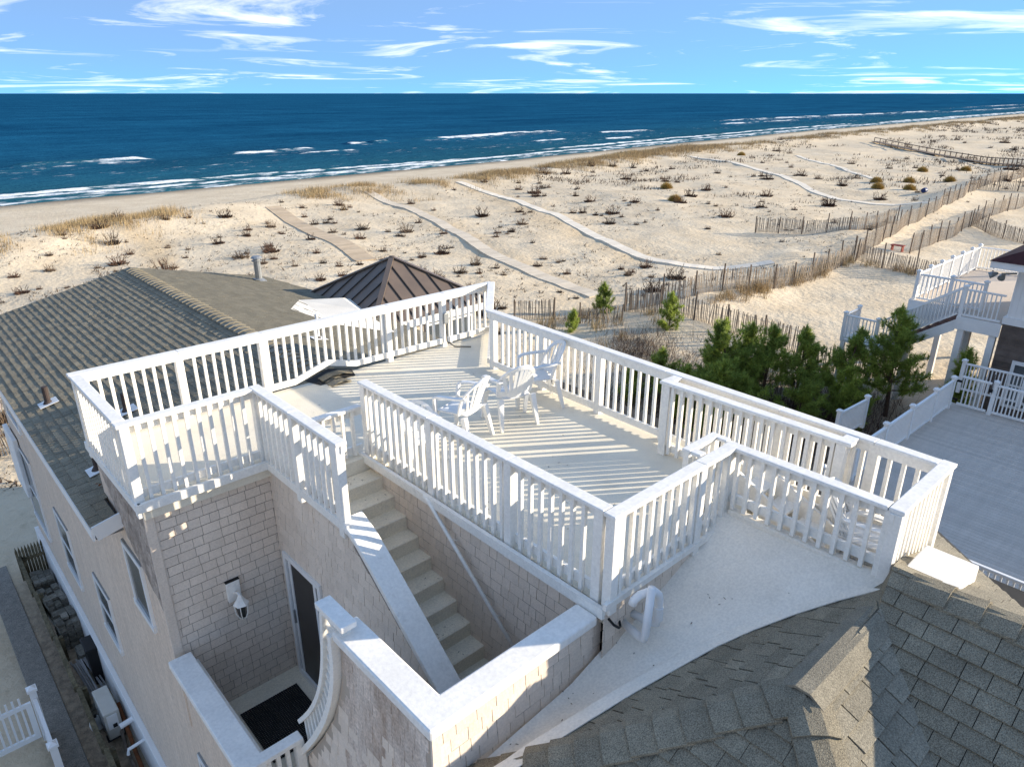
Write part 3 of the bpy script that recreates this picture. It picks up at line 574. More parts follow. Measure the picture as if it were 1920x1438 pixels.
# vents in the roof
def vent(x, y, h, r, mat, label=None, capd=False):
    z = gz(x); p = MB().tube([(x, y, z - .05), (x, y, z + h)], r, 12)
    if capd: p.tube([(x, y, z + h * .86), (x, y, z + h * .9)], r * 1.5, 12).tube([(x, y, z + h), (x, y, z + h + .05)], [r * 1.7, r * 1.2], 12)
    o = p.build('vent_pipe', mat, H, smooth=False)
    MB().tube([(x, y, z - .02), (x, y, z + .07)], [r * 2.2, r * 1.1], 12).build('flashing', 'galvanised' if capd else 'pipe_brown', o)
    s = 1 if x < RX else -1
    MB().bar((x - .14, y, gz(x - .14) + .035), (x + .14, y, gz(x + .14) + .035), .26, .006).build('flashing_sheet', 'fascia_white' if not capd else 'galvanised', o)
vent(1.63, 13.1, .32, .045, 'pipe_brown'); vent(2.4, 11.45, .32, .045, 'pipe_brown'); vent(1.62, 10.1, .3, .05, 'pipe_brown'); vent(7.75, 18.6, .62, .09, 'galvanised', capd=True); vent(5.9, 11.8, .5, .03, 'pvc')
# white saddle roof between gable and turret
sa = MB(); z_ = gz
A_, B_, C_, D_, E_, F_ = (6.72, 14.63, gz(6.72) + .02), (7.5, 15.8, -.58), (8.35, 15.2, -.56), (8.1, 14.05, -.56), (7.0, 13.1, gz(7.0) + .02), (8.0, 12.4, gz(8.0) + .02)
sa.add([A_, B_, C_, D_, F_, E_], [(0, 5, 4, 3, 2, 1)])
sa.add([B_, C_, D_, (7.95, 16.5, -.85), (9.0, 15.7, -.85), (8.5, 14.2, -.85)], [(0, 1, 4, 3), (1, 2, 5, 4)])
sa.build('saddle_roof', 'membrane', H)
# turret with a standing-seam pyramid roof
ax_, ay_, az_, ez_, hw = 10.08, 15.6, .12, -1.0, 1.78
tb = MB().box(ax_ - hw + .25, ax_ + hw - .25, ay_ - hw + .25, ay_ + hw - .25, GZ, ez_ - .15).build('turret_wall', 'cream_wall', H)
MB().box(ax_ - hw - .02, ax_ + hw + .02, ay_ - hw - .02, ay_ + hw + .02, ez_ - .2, ez_ - .004).build('turret_fascia', 'fascia_white', H)
pyr = MB(); cs = [(ax_ - hw - .05, ay_ - hw - .05, ez_), (ax_ + hw + .05, ay_ - hw - .05, ez_), (ax_ + hw + .05, ay_ + hw + .05, ez_), (ax_ - hw - .05, ay_ + hw + .05, ez_)]
pyr.add(cs + [(ax_, ay_, az_)], [(0, 1, 4), (1, 2, 4), (2, 3, 4), (3, 0, 4), (3, 2, 1, 0)]); pyro = pyr.build('turret_roof', 'metal_roof', H)
for i in range(4):
    a, b = Vector(cs[i]), Vector(cs[(i + 1) % 4]); ap = Vector((ax_, ay_, az_)); nrm = (b - a).cross(ap - a).normalized()
    for k in range(1, 9):
        t = k / 9; e = a.lerp(b, t); mid = a.lerp(b, .5); f = 1 - abs(t - .5) * 2; top = e + (ap - mid) * f
        if f > .12: MB().bar(e + nrm * .012, top + nrm * .012, .022, .036, nrm).build('seam', 'metal_seam', pyro)
    MB().bar(a + Vector((0, 0, .02)), ap + Vector((0, 0, .02)), .13, .035).build('hip_cap', 'metal_roof', pyro)
for x in (ax_ - .9, ax_ + .25, ax_ + 1.0):
    w = MB().box(x - .38, x + .38, ay_ - hw + .21, ay_ - hw + .26, ez_ - 1.9, ez_ - .3).build('window', 'vinyl', H)
    MB().box(x - .31, x + .31, ay_ - hw + .2, ay_ - hw + .215, ez_ - 1.83, ez_ - .37).build('pane', 'glass_pale', w)
# small roof bump the deck railing steps over
bp_ = MB().add([(4.55, 9.2, .006), (4.45, 9.5, .006), (4.86, 9.18, .05), (4.86, 9.5, .11), (5.15, 9.2, .006), (5.25, 9.5, .006)], [(0, 2, 3, 1), (2, 4, 5, 3), (0, 4, 2), (1, 3, 5)]).build('roof_bump', 'roof_under', H)
ridge_caps((4.86, 9.2, .085), (4.86, 9.42, .12), .13, .25, .24, .24, bp_, 'roof_shingle', .018)

# ---- roofs at the lower right
EX, EZ, ET = 5.5, .5, .6; VY, VZ = 1.375, .30; V1x, V2x = EX - (EZ - VZ) / ET, 3.97; LE = math.hypot(1, ET)
Ec = lambda x: EZ - ET * (EX - x)
def plane_roof(pts, name='roof'): return MB().add(pts, [tuple(range(len(pts)))]).build(name, 'roof_under', H)
def uv_of(pts, O, U, V): O, U, V = Vector(O), Vector(U), Vector(V); return [((Vector(p) - O).dot(U), (Vector(p) - O).dot(V)) for p in pts]
V1, V2 = (V1x, VY, VZ), (V2x, VY, VZ); s = 4.2
vE = Vector((1, 0, ET)).normalized(); nE = Vector((-ET, 0, 1)).normalized(); vA = Vector((0, -1, ET)).normalized(); nA = Vector((0, ET, 1)).normalized(); vB = Vector((0, 1, ET)).normalized(); nB = Vector((0, -ET, 1)).normalized()
def roof_facet(pts, O, U, V, Nn, seed, thick=.02, gap=.004, mat='roof_shingle', wr=(.12, .3)):
    h = plane_roof(pts); lift = Vector(Nn) * .003
    tabs('roof', h, Vector(O) + lift, U, V, Nn, uv_of(pts, O, U, V), .142, wr, thick, gap, mat, seed=seed); return h
E_pts = [(EX, 1.43, EZ), (EX, -3.2, EZ), (V1x - s, -3.2, Ec(V1x - s)), (V1x - s, VY - s, VZ - ET * s), V1]
rE = roof_facet(E_pts, (V1x - s, 1.5, Ec(V1x - s)), (0, -1, 0), vE, nE, 21, .022, .006)
B_pts = [V1, V2, (V2x - s, VY - s, VZ - ET * s), (V1x - s, VY - s, VZ - ET * s)]
rB = roof_facet(B_pts, (V2x - s, VY - s, VZ - ET * s), (1, 0, 0), vB, nB, 22, .022, .012, 'roof_shingle_weathered', (.14, .34))
hipx = 1.4
BD = [(2.57, 2.775), (2.75, 2.76), (3.23, 2.665), (3.64, 2.575), (3.98, 2.475), (4.42, 2.34), (4.72, 2.19), (5.02, 1.99), (5.28, 1.76), (5.48, 1.52)]
zA = lambda y: VZ - ET * (y - VY)
rA = roof_facet([V1, V2] + [(x, y, zA(y)) for x, y in BD], (V2x - 2, VY + 2, VZ - ET * 2), (1, 0, 0), vA, nA, 23, .017, .013)
D_pts = [V2, (V2x - hipx, VY + hipx, VZ - ET * hipx), (V2x - 3.6, VY + hipx, VZ - ET * 3.6), (V2x - 3.6, VY - 3.6, VZ - ET * 3.6)]
rD = roof_facet(D_pts, (V2x - 3.6, VY + 2, VZ - ET * 3.6), (0, -1, 0), vE, nE, 24)
nG = Vector((.35, 0, 1)).normalized(); vG = Vector((-1, 0, .35)).normalized(); g0 = .485
rG = roof_facet([(5.52, 1.44, g0), (7.95, 1.80, g0 - .35 * 2.43), (5.97, .62, g0 - .35 * .45), (5.52, .33, g0)], (7.95, 1.44, g0 - .35 * 2.43), (0, -1, 0), vG, nG, 25, .012, .004, 'roof_shingle_weathered', (.2, .4))
MB().add([(7.95, 1.80, g0 - .86), (5.97, .62, g0 - .17), (5.52, .33, g0 - .02), (5.52, .33, -3), (5.97, .62, -3), (7.95, 1.80, -3)], [(0, 1, 4, 5), (1, 2, 3, 4)]).build('wall', 'wall_side', H)
MB().add([(EX + .03, 1.44, EZ), (V1x - .02, VY - .005, VZ + .004), (5.30, 1.72, zA(1.72) + .01), (5.50, 1.54, zA(1.52) + .02), (5.58, 1.5, .27)], [(0, 1, 2, 3, 4)]).build('roof_flashing', 'roof_shingle', H)
ridge_caps((EX, -3.0, EZ + .012), (EX, 1.36, EZ + .012), .235, .17, .6, .55, rE, 'roof_shingle', .02)
ridge_caps((V2x - .05, VY, VZ + .012), (V1x + .02, VY, VZ + .012), 1.0, .15, .6, .6, rB, 'roof_shingle_weathered', .02)
ridge_caps((V2x - 2.0, VY + 2.0, VZ - ET * 2.0 + .012), (V2x - .02, VY + .02, VZ + .012), .2, .16, .38, .38, rD, 'roof_shingle', .02)
ridge_caps((V2x - 3.2, VY - 3.2, VZ - ET * 3.2 + .012), (V2x - .02, VY - .02, VZ + .012), .2, .16, .38, .38, rD, 'roof_shingle', .02)
# white membrane between the parapet wall and that roof
WLX = [1.7, 2.55, 3.5, 3.94, 4.38, 4.76, 5.09, 5.45, 5.66]; WLZ = [-.80, -.74, -.64, -.49, -.33, -.18, -.06, .12, .22]
mv = MB(); NXm, NYm = 40, 12; xsM = np.linspace(1.7, 5.66, NXm); vs = []; fs = []
for x in xsM:
    yb = float(np.interp(x, [1.7, 2.57] + [q[0] for q in BD[1:]] + [5.66], [2.86, 2.775] + [q[1] for q in BD[1:]] + [1.48])) - .03; zb_ = min(zA(yb) + .004, float(np.interp(x, [1.7, 2.5, 2.6, 7], [-.75, -.56, 9, 9]))) if x < 5.48 else float(np.interp(x, [5.48, 5.66], [zA(1.49), .30])); wz = float(np.interp(x, WLX, WLZ))
    for j in range(NYm):
        t = j / (NYm - 1); y = 3.085 + (yb - 3.085) * t; vs.append((x, y, wz + (zb_ - wz) * t ** 1.15 + .03 * (1 - t) ** 8 - .02 * math.sin(t * math.pi)))
for i in range(NXm - 1):
    for j in range(NYm - 1): a = i * NYm + j; fs.append((a, a + 1, a + NYm + 1, a + NYm))
mv.add(vs, fs).build('flat_roof', 'membrane', H, smooth=True)
lp = MB(); lv = []
for x, y in [(2.40, 2.81)] + BD: lv += [(x, y - .055, zA(y - .055) + .022), (x, y - .052, zA(y - .055) + .030), (x, y + .02, zA(y) + .032), (x, y + .09, zA(y) + .012)]
lp.add(lv, [(4 * i + k, 4 * i + k + 1, 4 * i + k + 5, 4 * i + k + 4) for i in range(len(BD)) for k in range(3)]).build('roof_edge_strip', 'membrane', H)
MB().box(5.58, 6.17, .985, 1.40, -.2, .425).build('roof_box', 'white_paint', H, bevel=.015)
# strip under balcony rail
MB().box(5.62, 5.72, 1.46, 3.0, -.1, .27).build('balcony_kerb', 'membrane', H, bevel=.02)

# ------------------------------------------------------------------ white timber railings
def railing(label, p0, p1, out, zt=.945, zb=(0, 0), posts=(), e=(.06, .06), drop=.12, bal_low=-.02, sp=.128, capw=.125, path=None, group='white railings round the roof deck', bow=.05, mat='white_paint'):
    """boards on the inner face, balusters nailed outside, cap on top"""
    p0, p1 = Vector((*p0, 0)), Vector((*p1, 0)); L = (p1 - p0).length; d = (p1 - p0).normalized(); n = Vector((*out, 0)).normalized()
    T = thing('railing', label, 'railing', (p0.x, p0.y, zb[0]), group)
    at = lambda t, off, z: p0 + d * t + n * off + Vector((0, 0, z)); zbt = lambda t: zb[0] + (zb[1] - zb[0]) * t / L
    cuts = [-e[0]] + [t for t in posts if .5 < t < L - .5] + [L + e[1]]
    for ca, cb in zip(cuts[:-1], cuts[1:]): MB().bar(at(ca + (.0015 if ca > 0 else 0), 0, zt - .019 + random.uniform(-.002, .002)), at(cb - (.0015 if cb < L else 0), 0, zt - .019 + random.uniform(-.002, .002)), capw, .038).build('top_cap', 'white_weathered', T, bevel=.007)
    MB().bar(at(-.02, -.022, zt - .085), at(L + .02, -.022, zt - .085), .036, .088).build('top_board', mat, T)
    if path is None: MB().bar(at(0, -.024, zbt(0) + bow + .045), at(L, -.024, zbt(L) + bow + .045), .036, .09).build('bottom_board', mat, T)
    else:
        b = MB(); b.sweep([at(t, -.024, z + bow + .045) for t, z in path], n, .036, .09); b.build('bottom_board', mat, T)
    pz = lambda t: (np.interp(t, [q[0] for q in path], [q[1] for q in path]) if path else zbt(t))
    for t in posts:
        MB().bar(at(t, .004, pz(t) - drop), at(t, .004, zt - .04), .096, .096, d).build('post', mat, T, bevel=.006)
    k = max(1, round(L / sp)); 
    for i in range(k + 1):
        t = L * i / k
        if any(abs(t - q) < .075 for q in posts) or t < .03 or t > L - .03: continue
        w = .037 * random.uniform(.96, 1.04)
        MB().bar(at(t, .017, pz(t) + bal_low), at(t + random.uniform(-.003, .003), .017, zt - .042), w, .037, d).build('baluster', mat, T)
    return T
railing('long white railing along the dark gabled roof, on the seaward side of the deck', (1.49, 9.40), (8.10, 9.40), (0, 1), posts=(1.2, 2.33, 4.42, 5.53), e=(.065, .03), drop=.12,
        path=[(0, 0), (2.75, 0), (3.3, .16), (3.78, .03), (6.6, 0)], bal_low=.05)
railing('short slanting white railing closing the far corner of the deck', (8.12, 9.40), (6.95, 8.10), (.75, -.66), e=(.0, .02), posts=(), bal_low=.05)
railing('long white railing on the dune side of the deck, behind the plastic chairs', (6.94, 8.05), (6.75, 1.62), (1, 0), e=(.06, .03), posts=(.06, 1.18, 2.3, 3.4, 4.9, 5.9), drop=.12, bal_low=.05)
railing('white railing over the weathered side wall at the far left corner of the deck', (1.49, 9.33), (1.49, 7.60), (-1, 0), e=(.0, .0), posts=(.04,), drop=.12)
railing('white railing above the wall with the lantern', (1.50, 7.52), (2.86, 7.52), (0, -1), e=(.075, .0), posts=(.0, 1.4), drop=.16)
railing('white railing on the left of the outside stair, ending in a tall post', (2.92, 7.56), (2.92, 5.65), (-1, 0), e=(.03, .04), posts=(.02, .95, 1.87), drop=.14)
railing('long white railing above the shingle wall on the right of the outside stair', (3.92, 6.84), (3.92, 3.10), (-1, 0), e=(.04, -.02), posts=(.03, 1.32, 2.55, 3.66), drop=.14)
railing('white railing facing the flat white roof beside the grey pipes', (3.88, 3.05), (5.70, 3.05), (0, -1), e=(.03, -.035), zb=(.08, .1), posts=(.03, 1.25), drop=.12, bow=.03)
railing('white railing of the small balcony above the flat white roof', (5.67, 3.09), (5.67, 1.60), (-1, 0), e=(.03, .0), zb=(.30, .30), posts=(.02, 1.52), drop=.08, bow=.03)
railing('white railing at the near end of the small balcony, fully in the sun', (5.61, 1.53), (6.80, 1.53), (0, -1), e=(.0, .03), zb=(.26, .02), posts=(.04, 1.14), drop=.05, bow=.04, sp=.1)
railing('inner white railing standing in front of the dune side railing', (6.55, 4.47), (6.55, 2.34), (-1, 0), e=(.05, .06), posts=(.04, 2.09), drop=.0, bal_low=.03, zb=(.0, .0))
# returns of the inner railing
T = thing('railing', 'short white cap joining the inner railing to the dune side railing at its far end', 'railing', (6.7, 4.5, .9)); MB().bar((6.615, 4.46, .921), (6.80, 4.46, .921), .12, .036).build('top_cap', 'white_weathered', T, bevel=.006); MB().bar((6.60, 4.46, .82), (6.83, 4.46, .82), .036, .15).build('top_board', 'white_paint', T)
T = thing('railing', 'short white cap and post closing the near end of the inner railing', 'railing', (6.7, 2.35, .9)); MB().bar((6.615, 2.36, .921), (6.73, 2.36, .921), .13, .036).build('top_cap', 'white_weathered', T, bevel=.006); MB().bar((6.70, 2.36, 0), (6.70, 2.36, .88), .08, .08, (0, 1, 0)).build('post', 'white_paint', T)
# low gate at the stair head
railing('low white gate across the head of the outside stair', (3.0, 6.90), (3.88, 6.90), (0, -1), zt=.64, e=(.0, .0), posts=(), capw=.1, bal_low=.02, drop=0, bow=.03)
# folded gate by the balcony
T = thing('gate', 'narrow white gate folded back against the railing by the small balcony', 'gate', (5.48, 3.25, 0))
MB().bar((5.24, 3.29, .93), (5.76, 3.29, .93), .09, .036).bar((5.285, 3.24, .931), (5.285, 3.13, .931), .09, .034).bar((5.72, 3.24, .931), (5.72, 3.13, .931), .08, .034).build('top_cap', 'white_weathered', T, bevel=.005)
for x in (5.28, 5.72): MB().bar((x, 3.29, .08), (x, 3.29, .91), .06, .06, (0, 1, 0)).build('post', 'white_paint', T)
for x in (5.38, 5.5, 5.62): MB().bar((x, 3.29, .12), (x, 3.29, .9), .036, .036, (0, 1, 0)).build('baluster', 'white_paint', T)
MB().bar((5.28, 3.29, .12), (5.72, 3.29, .12), .036, .08).build('bottom_board', 'white_paint', T)
# white stair carriage seen through the balcony railing
T = thing('step_ladder', 'white closed stair carriage leaning inside the small balcony', 'ladder', (6.2, 2.6, -.3))
for x in (6.02, 6.44): MB().add([(x, 3.2, .5), (x, 3.2, .22), (x, 2.1, -.3), (x, 1.85, -.3), (x, 1.93, -.12), (x + .035, 3.2, .5), (x + .035, 3.2, .22), (x + .035, 2.1, -.3), (x + .035, 1.85, -.3), (x + .035, 1.93, -.12)], [(0, 1, 2, 3, 4), (9, 8, 7, 6, 5), (0, 5, 6, 1), (1, 6, 7, 2), (2, 7, 8, 3), (3, 8, 9, 4), (4, 9, 5, 0)]).build('stringer', 'white_paint', T)
for i in range(4): MB().box(6.05, 6.44, 2.1 + .28 * i, 2.32 + .28 * i, -.14 + .12 * i, -.11 + .12 * i).build('tread', 'white_paint', T)
# curved railing on the parapet
def curved():
    T = thing('curved_railing', 'curved white railing sweeping down the stained wall to the door balcony', 'railing', (2.1, 5, -3))
    inner = [(4.46, -.1), (4.45, -.3), (4.47, -.55), (4.57, -.86), (4.75, -1.25), (5.04, -1.72), (5.5, -2.34)]; outer = [(4.66, .02), (4.68, -.1), (4.74, -.53), (4.82, -.84), (4.98, -1.21), (5.22, -1.58), (5.53, -1.95)]
    def smooth(P, n=36):
        P = np.array(P); s_ = np.r_[0, np.cumsum(np.hypot(*np.diff(P, axis=0).T))]; s_ /= s_[-1]; t = np.linspace(0, 1, n); q = np.stack([np.interp(t, s_, P[:, 0]), np.interp(t, s_, P[:, 1])], 1)
        for _ in range(14): q[1:-1] = .5 * q[1:-1] + .25 * (q[:-2] + q[2:])
        return q
    a, b = smooth(inner), smooth(outer); xc = 2.13
    MB().sweep([(xc, y, z) for y, z in a], (1, 0, 0), .20, .06).build('lower_band', 'white_paint', T); MB().sweep([(xc, y, z) for y, z in b], (1, 0, 0), .10, .045).build('upper_band', 'white_paint', T)
    for i in range(1, 35, 2):
        p, q = a[i], b[i]; MB().bar((xc, *p), (xc, *q), .034, .03, (1, 0, 0)).build('baluster', 'white_paint', T)
    MB().box(2.05, 2.20, 4.26, 4.70, .03, .09).build('top_cap', 'white_weathered', T, bevel=.01)
    MB().box(2.09, 2.17, 4.32, 4.38, -.045, .03).build('block', 'white_paint', T)
curved()

# ------------------------------------------------------------------ small things on the house
T = thing('wall_lantern', 'white carriage lantern on the shaded shingle wall', 'lamp', (2.28, 7.5, -1.6))
MB().box(2.2, 2.36, 7.47, 7.525, -1.68, -1.40).build('back_plate', 'white_paint', T, bevel=.006); MB().box(2.195, 2.365, 7.47, 7.53, -1.40, -1.392).build('drip_cap', 'black_cable', T)
MB().tube([(2.28, 7.47, -1.56), (2.28, 7.36, -1.50), (2.28, 7.30, -1.53)], .014, 8).build('arm', 'white_paint', T)
MB().tube([(2.28, 7.30, -1.48), (2.28, 7.30, -1.52), (2.28, 7.30, -1.56), (2.28, 7.30, -1.62)], [.012, .03, .05, .095], 6).build('roof', 'white_paint', T)
MB().tube([(2.28, 7.30, -1.62), (2.28, 7.30, -1.80)], [.075, .045], 6).build('glass', 'glass_dark', T)
cg = MB()
for k in range(6):
    a = k * math.pi / 3; c, s_ = math.cos(a), math.sin(a); cg.tube([(2.28 + .085 * c, 7.30 + .085 * s_, -1.62), (2.28 + .075 * c, 7.30 + .075 * s_, -1.74), (2.28 + .04 * c, 7.30 + .04 * s_, -1.82), (2.28, 7.30, -1.84)], .006, 5)
cg.build('cage', 'white_paint', T)
# pvc pipes
T = thing('vent_pipes', 'pair of white plastic flue pipes bending up beside the shingle wall', 'pipe', (4.3, 2.8, -.4))
MB().tube([(4.13, 3.06, -.28), (4.07, 2.82, -.26), (4.055, 2.765, -.235), (4.05, 2.75, -.17), (4.07, 2.74, .30)], .036, 12).build('pipe', 'pvc', T, smooth=True)
MB().tube([(4.24, 3.06, -.24), (4.27, 2.86, -.25), (4.275, 2.80, -.22), (4.275, 2.79, -.15), (4.255, 2.78, .05), (4.235, 2.78, .12), (4.19, 2.79, .17), (4.12, 2.81, .19), (4.05, 2.84, .18), (4.0, 2.86, .14), (3.99, 2.865, .10)], .036, 12).build('pipe', 'pvc', T, smooth=True)
MB().tube([(4.27, 2.785, -.16), (4.257, 2.78, -.02)], .042, 12).build('coupling', 'pvc', T)
T = thing('cable', 'black cable hanging out of the corner post above the parapet', 'cable', (3.9, 3.0, -.15))
MB().tube([(3.86, 3.0, -.06), (3.90, 2.97, -.13), (3.97, 2.97, -.2), (4.03, 3.0, -.24), (4.08, 3.06, -.22)], .012, 6).build('cord', 'black_cable', T)
T = thing('socket_box', 'small grey socket box with black lead on the seaward railing', 'box', (7.03, 9.34, .4)); MB().box(6.98, 7.08, 9.31, 9.345, .42, .60).build('box', 'galvanised', T, bevel=.008); MB().tube([(7.03, 9.33, .42), (7.03, 9.32, .1), (7.1, 9.2, .02), (7.3, 9.0, .02)], .01, 6).build('lead', 'black_cable', T)
# leaf pile
def scrap(name, label, c, n, size, mat, flat=.4):
    b = MB()
    for _ in range(n):
        p = Vector(c) + Vector((random.gauss(0, size), random.gauss(0, size), random.random() * size * flat)); u = Vector((random.gauss(0, 1), random.gauss(0, 1), random.gauss(0, .4))).normalized() * size * .5; w = Vector((random.gauss(0, 1), random.gauss(0, 1), random.gauss(0, .4))).normalized() * size * .4
        b.add([p - u, p + w, p + u, p - w], [(0, 1, 2, 3)])
    return tag(b.build(name, mat), label, 'leaves')
scrap('dead_leaves', 'rusty heap of dead leaves where the white flat roof meets shingles', (4.28, 2.06, -.23), 40, .035, 'rust'); scrap('dead_leaves', 'orange dead leaves on the dark roof beside the left railing', (1.62, 9.58, -.68), 40, .05, 'rust')
def specks(name, label, n, fn, size=.012):
    b = MB(); g_ = random.Random(len(name) + n)
    for _ in range(n):
        x, y, z = fn(g_); a = g_.uniform(0, 6.28); l = size * g_.uniform(.5, 2); w = size * .35
        b.add([(x - math.cos(a) * l, y - math.sin(a) * l, z), (x + math.sin(a) * w, y - math.cos(a) * w, z + .004), (x + math.cos(a) * l, y + math.sin(a) * l, z + .002), (x - math.sin(a) * w, y + math.cos(a) * w, z + .004)], [(0, 1, 2, 3)])
    tag(b.build(name, 'litter'), label, 'debris', kind='stuff')
specks('deck_debris', 'tiny dark leaf bits scattered on the roof deck', 60, lambda q: (q.uniform(4.0, 6.7), q.uniform(3.2, 9.2), .003))
specks('stair_debris', 'tiny dark leaf bits on the stair treads', 60, lambda q: (lambda n: (q.uniform(3.12, 3.85), 6.72 - .228 * n - q.uniform(.04, .2), -.162 - .165 * n))(q.randrange(11)))
def mz_(q):
    x = q.uniform(2.6, 5.3); t = q.random() * .8; yb = float(np.interp(x, [b_[0] for b_ in BD], [b_[1] for b_ in BD])) - .03; wz = float(np.interp(x, WLX, WLZ)); return (x, 3.085 + (yb - 3.085) * t, wz + (zA(yb) - wz) * t ** 1.15 + .006 + .03 * (1 - t) ** 8 - .02 * math.sin(t * math.pi))
specks('roof_debris', 'tiny dark bits blown over the white flat roof', 26, mz_)
# doormat
T = thing('doormat', 'black rubber mat with holes in front of the door', 'mat', (2.4, 6.7, -3.15)); m_ = MB()
for i in range(27): x = 2.02 + .74 * i / 26; m_.box(x - .006, x + .006, 6.28, 7.22, -3.146, -3.132)
for j in range(33): y = 6.29 + .92 * j / 32; m_.box(2.01, 2.77, y - .006, y + .006, -3.148, -3.134)
m_.build('ring_grid', 'rubber', T)

# ------------------------------------------------------------------ plastic chairs
def make_chair(label, mat='plastic_white'):
    T = thing('plastic_chair', label, 'chair', (0, 0, 0), 'white plastic armchairs on the roof deck', rz=0)
    s_ = MB(); nx, ny = 8, 8; vs = []
    for k, dz in ((0, 0), (1, -.014)):
        for j in range(ny):
            for i in range(nx):
                u = -1 + 2 * i / (nx - 1); v = j / (ny - 1); w = .225 - .03 * (1 - v); y = -.2 + .43 * v; vs.append((u * w, y, .405 + .02 * u * u - .018 * (1 - u * u) * math.sin(v * math.pi) + (.012 if v > .9 else 0) - (.02 if v > .98 else 0) + dz))
    o = nx * ny; fs = []
    for j in range(ny - 1):
        for i in range(nx - 1): a = j * nx + i; fs += [(a, a + 1, a + nx + 1, a + nx), (o + a, o + a + nx, o + a + nx + 1, o + a + 1)]
    for i in range(nx - 1): fs += [(i, o + i, o + i + 1, i + 1), ((ny - 1) * nx + i, (ny - 1) * nx + i + 1, o + (ny - 1) * nx + i + 1, o + (ny - 1) * nx + i)]
    for j in range(ny - 1): a = j * nx; b = a + nx - 1; fs += [(a, a + nx, o + a + nx, o + a), (b, o + b, o + b + nx, b + nx)]
    s_.add(vs, fs).build('seat', mat, T, smooth=True)
    # back: arch with fan slats, leaning back and bowed
    def bk(x, h): return (x, -.20 - .17 * h ** 1.15 + .10 * (x / .25) ** 2 * (1 - .2 * h), .42 + .45 * h)
    b = MB(); arch = []
    for k in range(25):
        a = math.pi * k / 24; x = -.245 * math.cos(a) * (1 + .06 * math.sin(a)); h = .40 + .60 * math.sin(a); arch.append(bk(x, h))
    side = [bk(-.225, .02), bk(-.235, .2)]; b.sweep(side + arch + [(-p[0], p[1], p[2]) for p in reversed(side)], (0, 1, .25), .022, .055)
    for k in range(7):
        f = -1 + 2 * (k + .0) / 6; x0, x1 = f * .135, f * .215; top = .40 + .585 * math.sqrt(max(0, 1 - (x1 / .25) ** 2)); P = [bk(x0 + (x1 - x0) * q ** 1.2, .12 + (top - .12) * q) for q in np.linspace(0, 1, 7)]; b.sweep(P, (0, 1, .25), .010, .046)
    b.sweep([bk(x, .10) for x in np.linspace(-.228, .228, 9)], (0, 1, .25), .014, .09); b.sweep([bk(x, .02) for x in np.linspace(-.225, .225, 9)], (0, 1, .25), .012, .03)
    b.build('backrest', mat, T)
    for sx in (-1, 1):
        MB().sweep([(sx * .25, -.25, .67), (sx * .275, -.12, .655), (sx * .285, .04, .645), (sx * .28, .16, .63), (sx * .272, .20, .60)], (1, 0, 0), .06, .024).build('arm', mat, T)
        MB().bar((sx * .272, .205, .61), (sx * .245, .215, .40), .055, .03, (0, 1, 0)).build('arm_support', mat, T)
        for (yt, yb, xb) in ((.21, .26, .275), (-.2, -.30, .265)):
            l = MB().bar((sx * xb, yb, 0), (sx * .235, yt, .41), .036, .042, (0, 1, 0), .075, .06); l.build('leg', mat, T)
    MB().sweep([(x, .222, .385) for x in np.linspace(-.22, .22, 5)], (0, 1, 0), .012, .04).build('apron', mat, T)
    return T
ch = make_chair('white plastic armchair in the middle of the deck, its slatted back to the viewer'); ch.location = (5.82, 6.40, 0); ch.rotation_euler = (0, 0, R(-14))
def put_chair(x, y, z, rz, label, group='white plastic armchairs on the roof deck', rx=0):
    c = copy_tree(ch); c.location = (x, y, z); c.rotation_euler = (rx, 0, R(rz)); c['label'] = label; c['group'] = group; return c
put_chair(5.02, 6.42, 0, 18, 'white plastic armchair left of the middle one, facing the sea')
put_chair(6.50, 6.56, 0, 62, 'white plastic armchair standing against the dune side railing')
put_chair(4.38, 6.35, 0, 165, 'low white plastic armchair half hidden behind the railing by the stair').scale = (.8, .8, .68)
for k, l in enumerate(('bottom', 'middle', 'top')): put_chair(6.14, 1.86 + .012 * k, -.295 + .085 * k, 200, l + ' chair of the stacked plastic chairs in the small balcony', 'stacked plastic chairs')

# ------------------------------------------------------------------ yard on the left
gyl = GZ
tag(MB().box(.22, .66, 9.5, 19.6, GZ - .3, GZ + .03).build('paved_path', 'paver_path' if 'paver_path' in MAT else material('paver_path', (.27, .245, .205), (.19, .172, .145), 9, .95, .4, 60, fine=(40, .3)), bevel=.01), 'narrow grey gravel path beside the house', kind='structure')
T = thing('low_fence', 'mossy low plank fence along the narrow yard', 'fence', (.9, 14, GZ))
for i in range(5): y0 = 9.4 + 1.85 * i; MB().bar((.88, y0, GZ + .66), (.91, y0 + 1.83, GZ + .66 + random.uniform(-.03, .03)), .075, .12).build('rail', 'old_wood', T); MB().bar((.935, y0, GZ + .28), (.955, y0 + 1.83, GZ + .26), .03, .30).build('board', 'old_wood', T)
for i in range(6): MB().box(.95, 1.04, 9.35 + 1.85 * i, 9.44 + 1.85 * i, GZ - .3, GZ + .62).build('post', 'old_wood', T)
T = thing('picket_fence', 'short dark picket fence closing the far end of the narrow yard', 'fence', (1.2, 18.7, GZ))
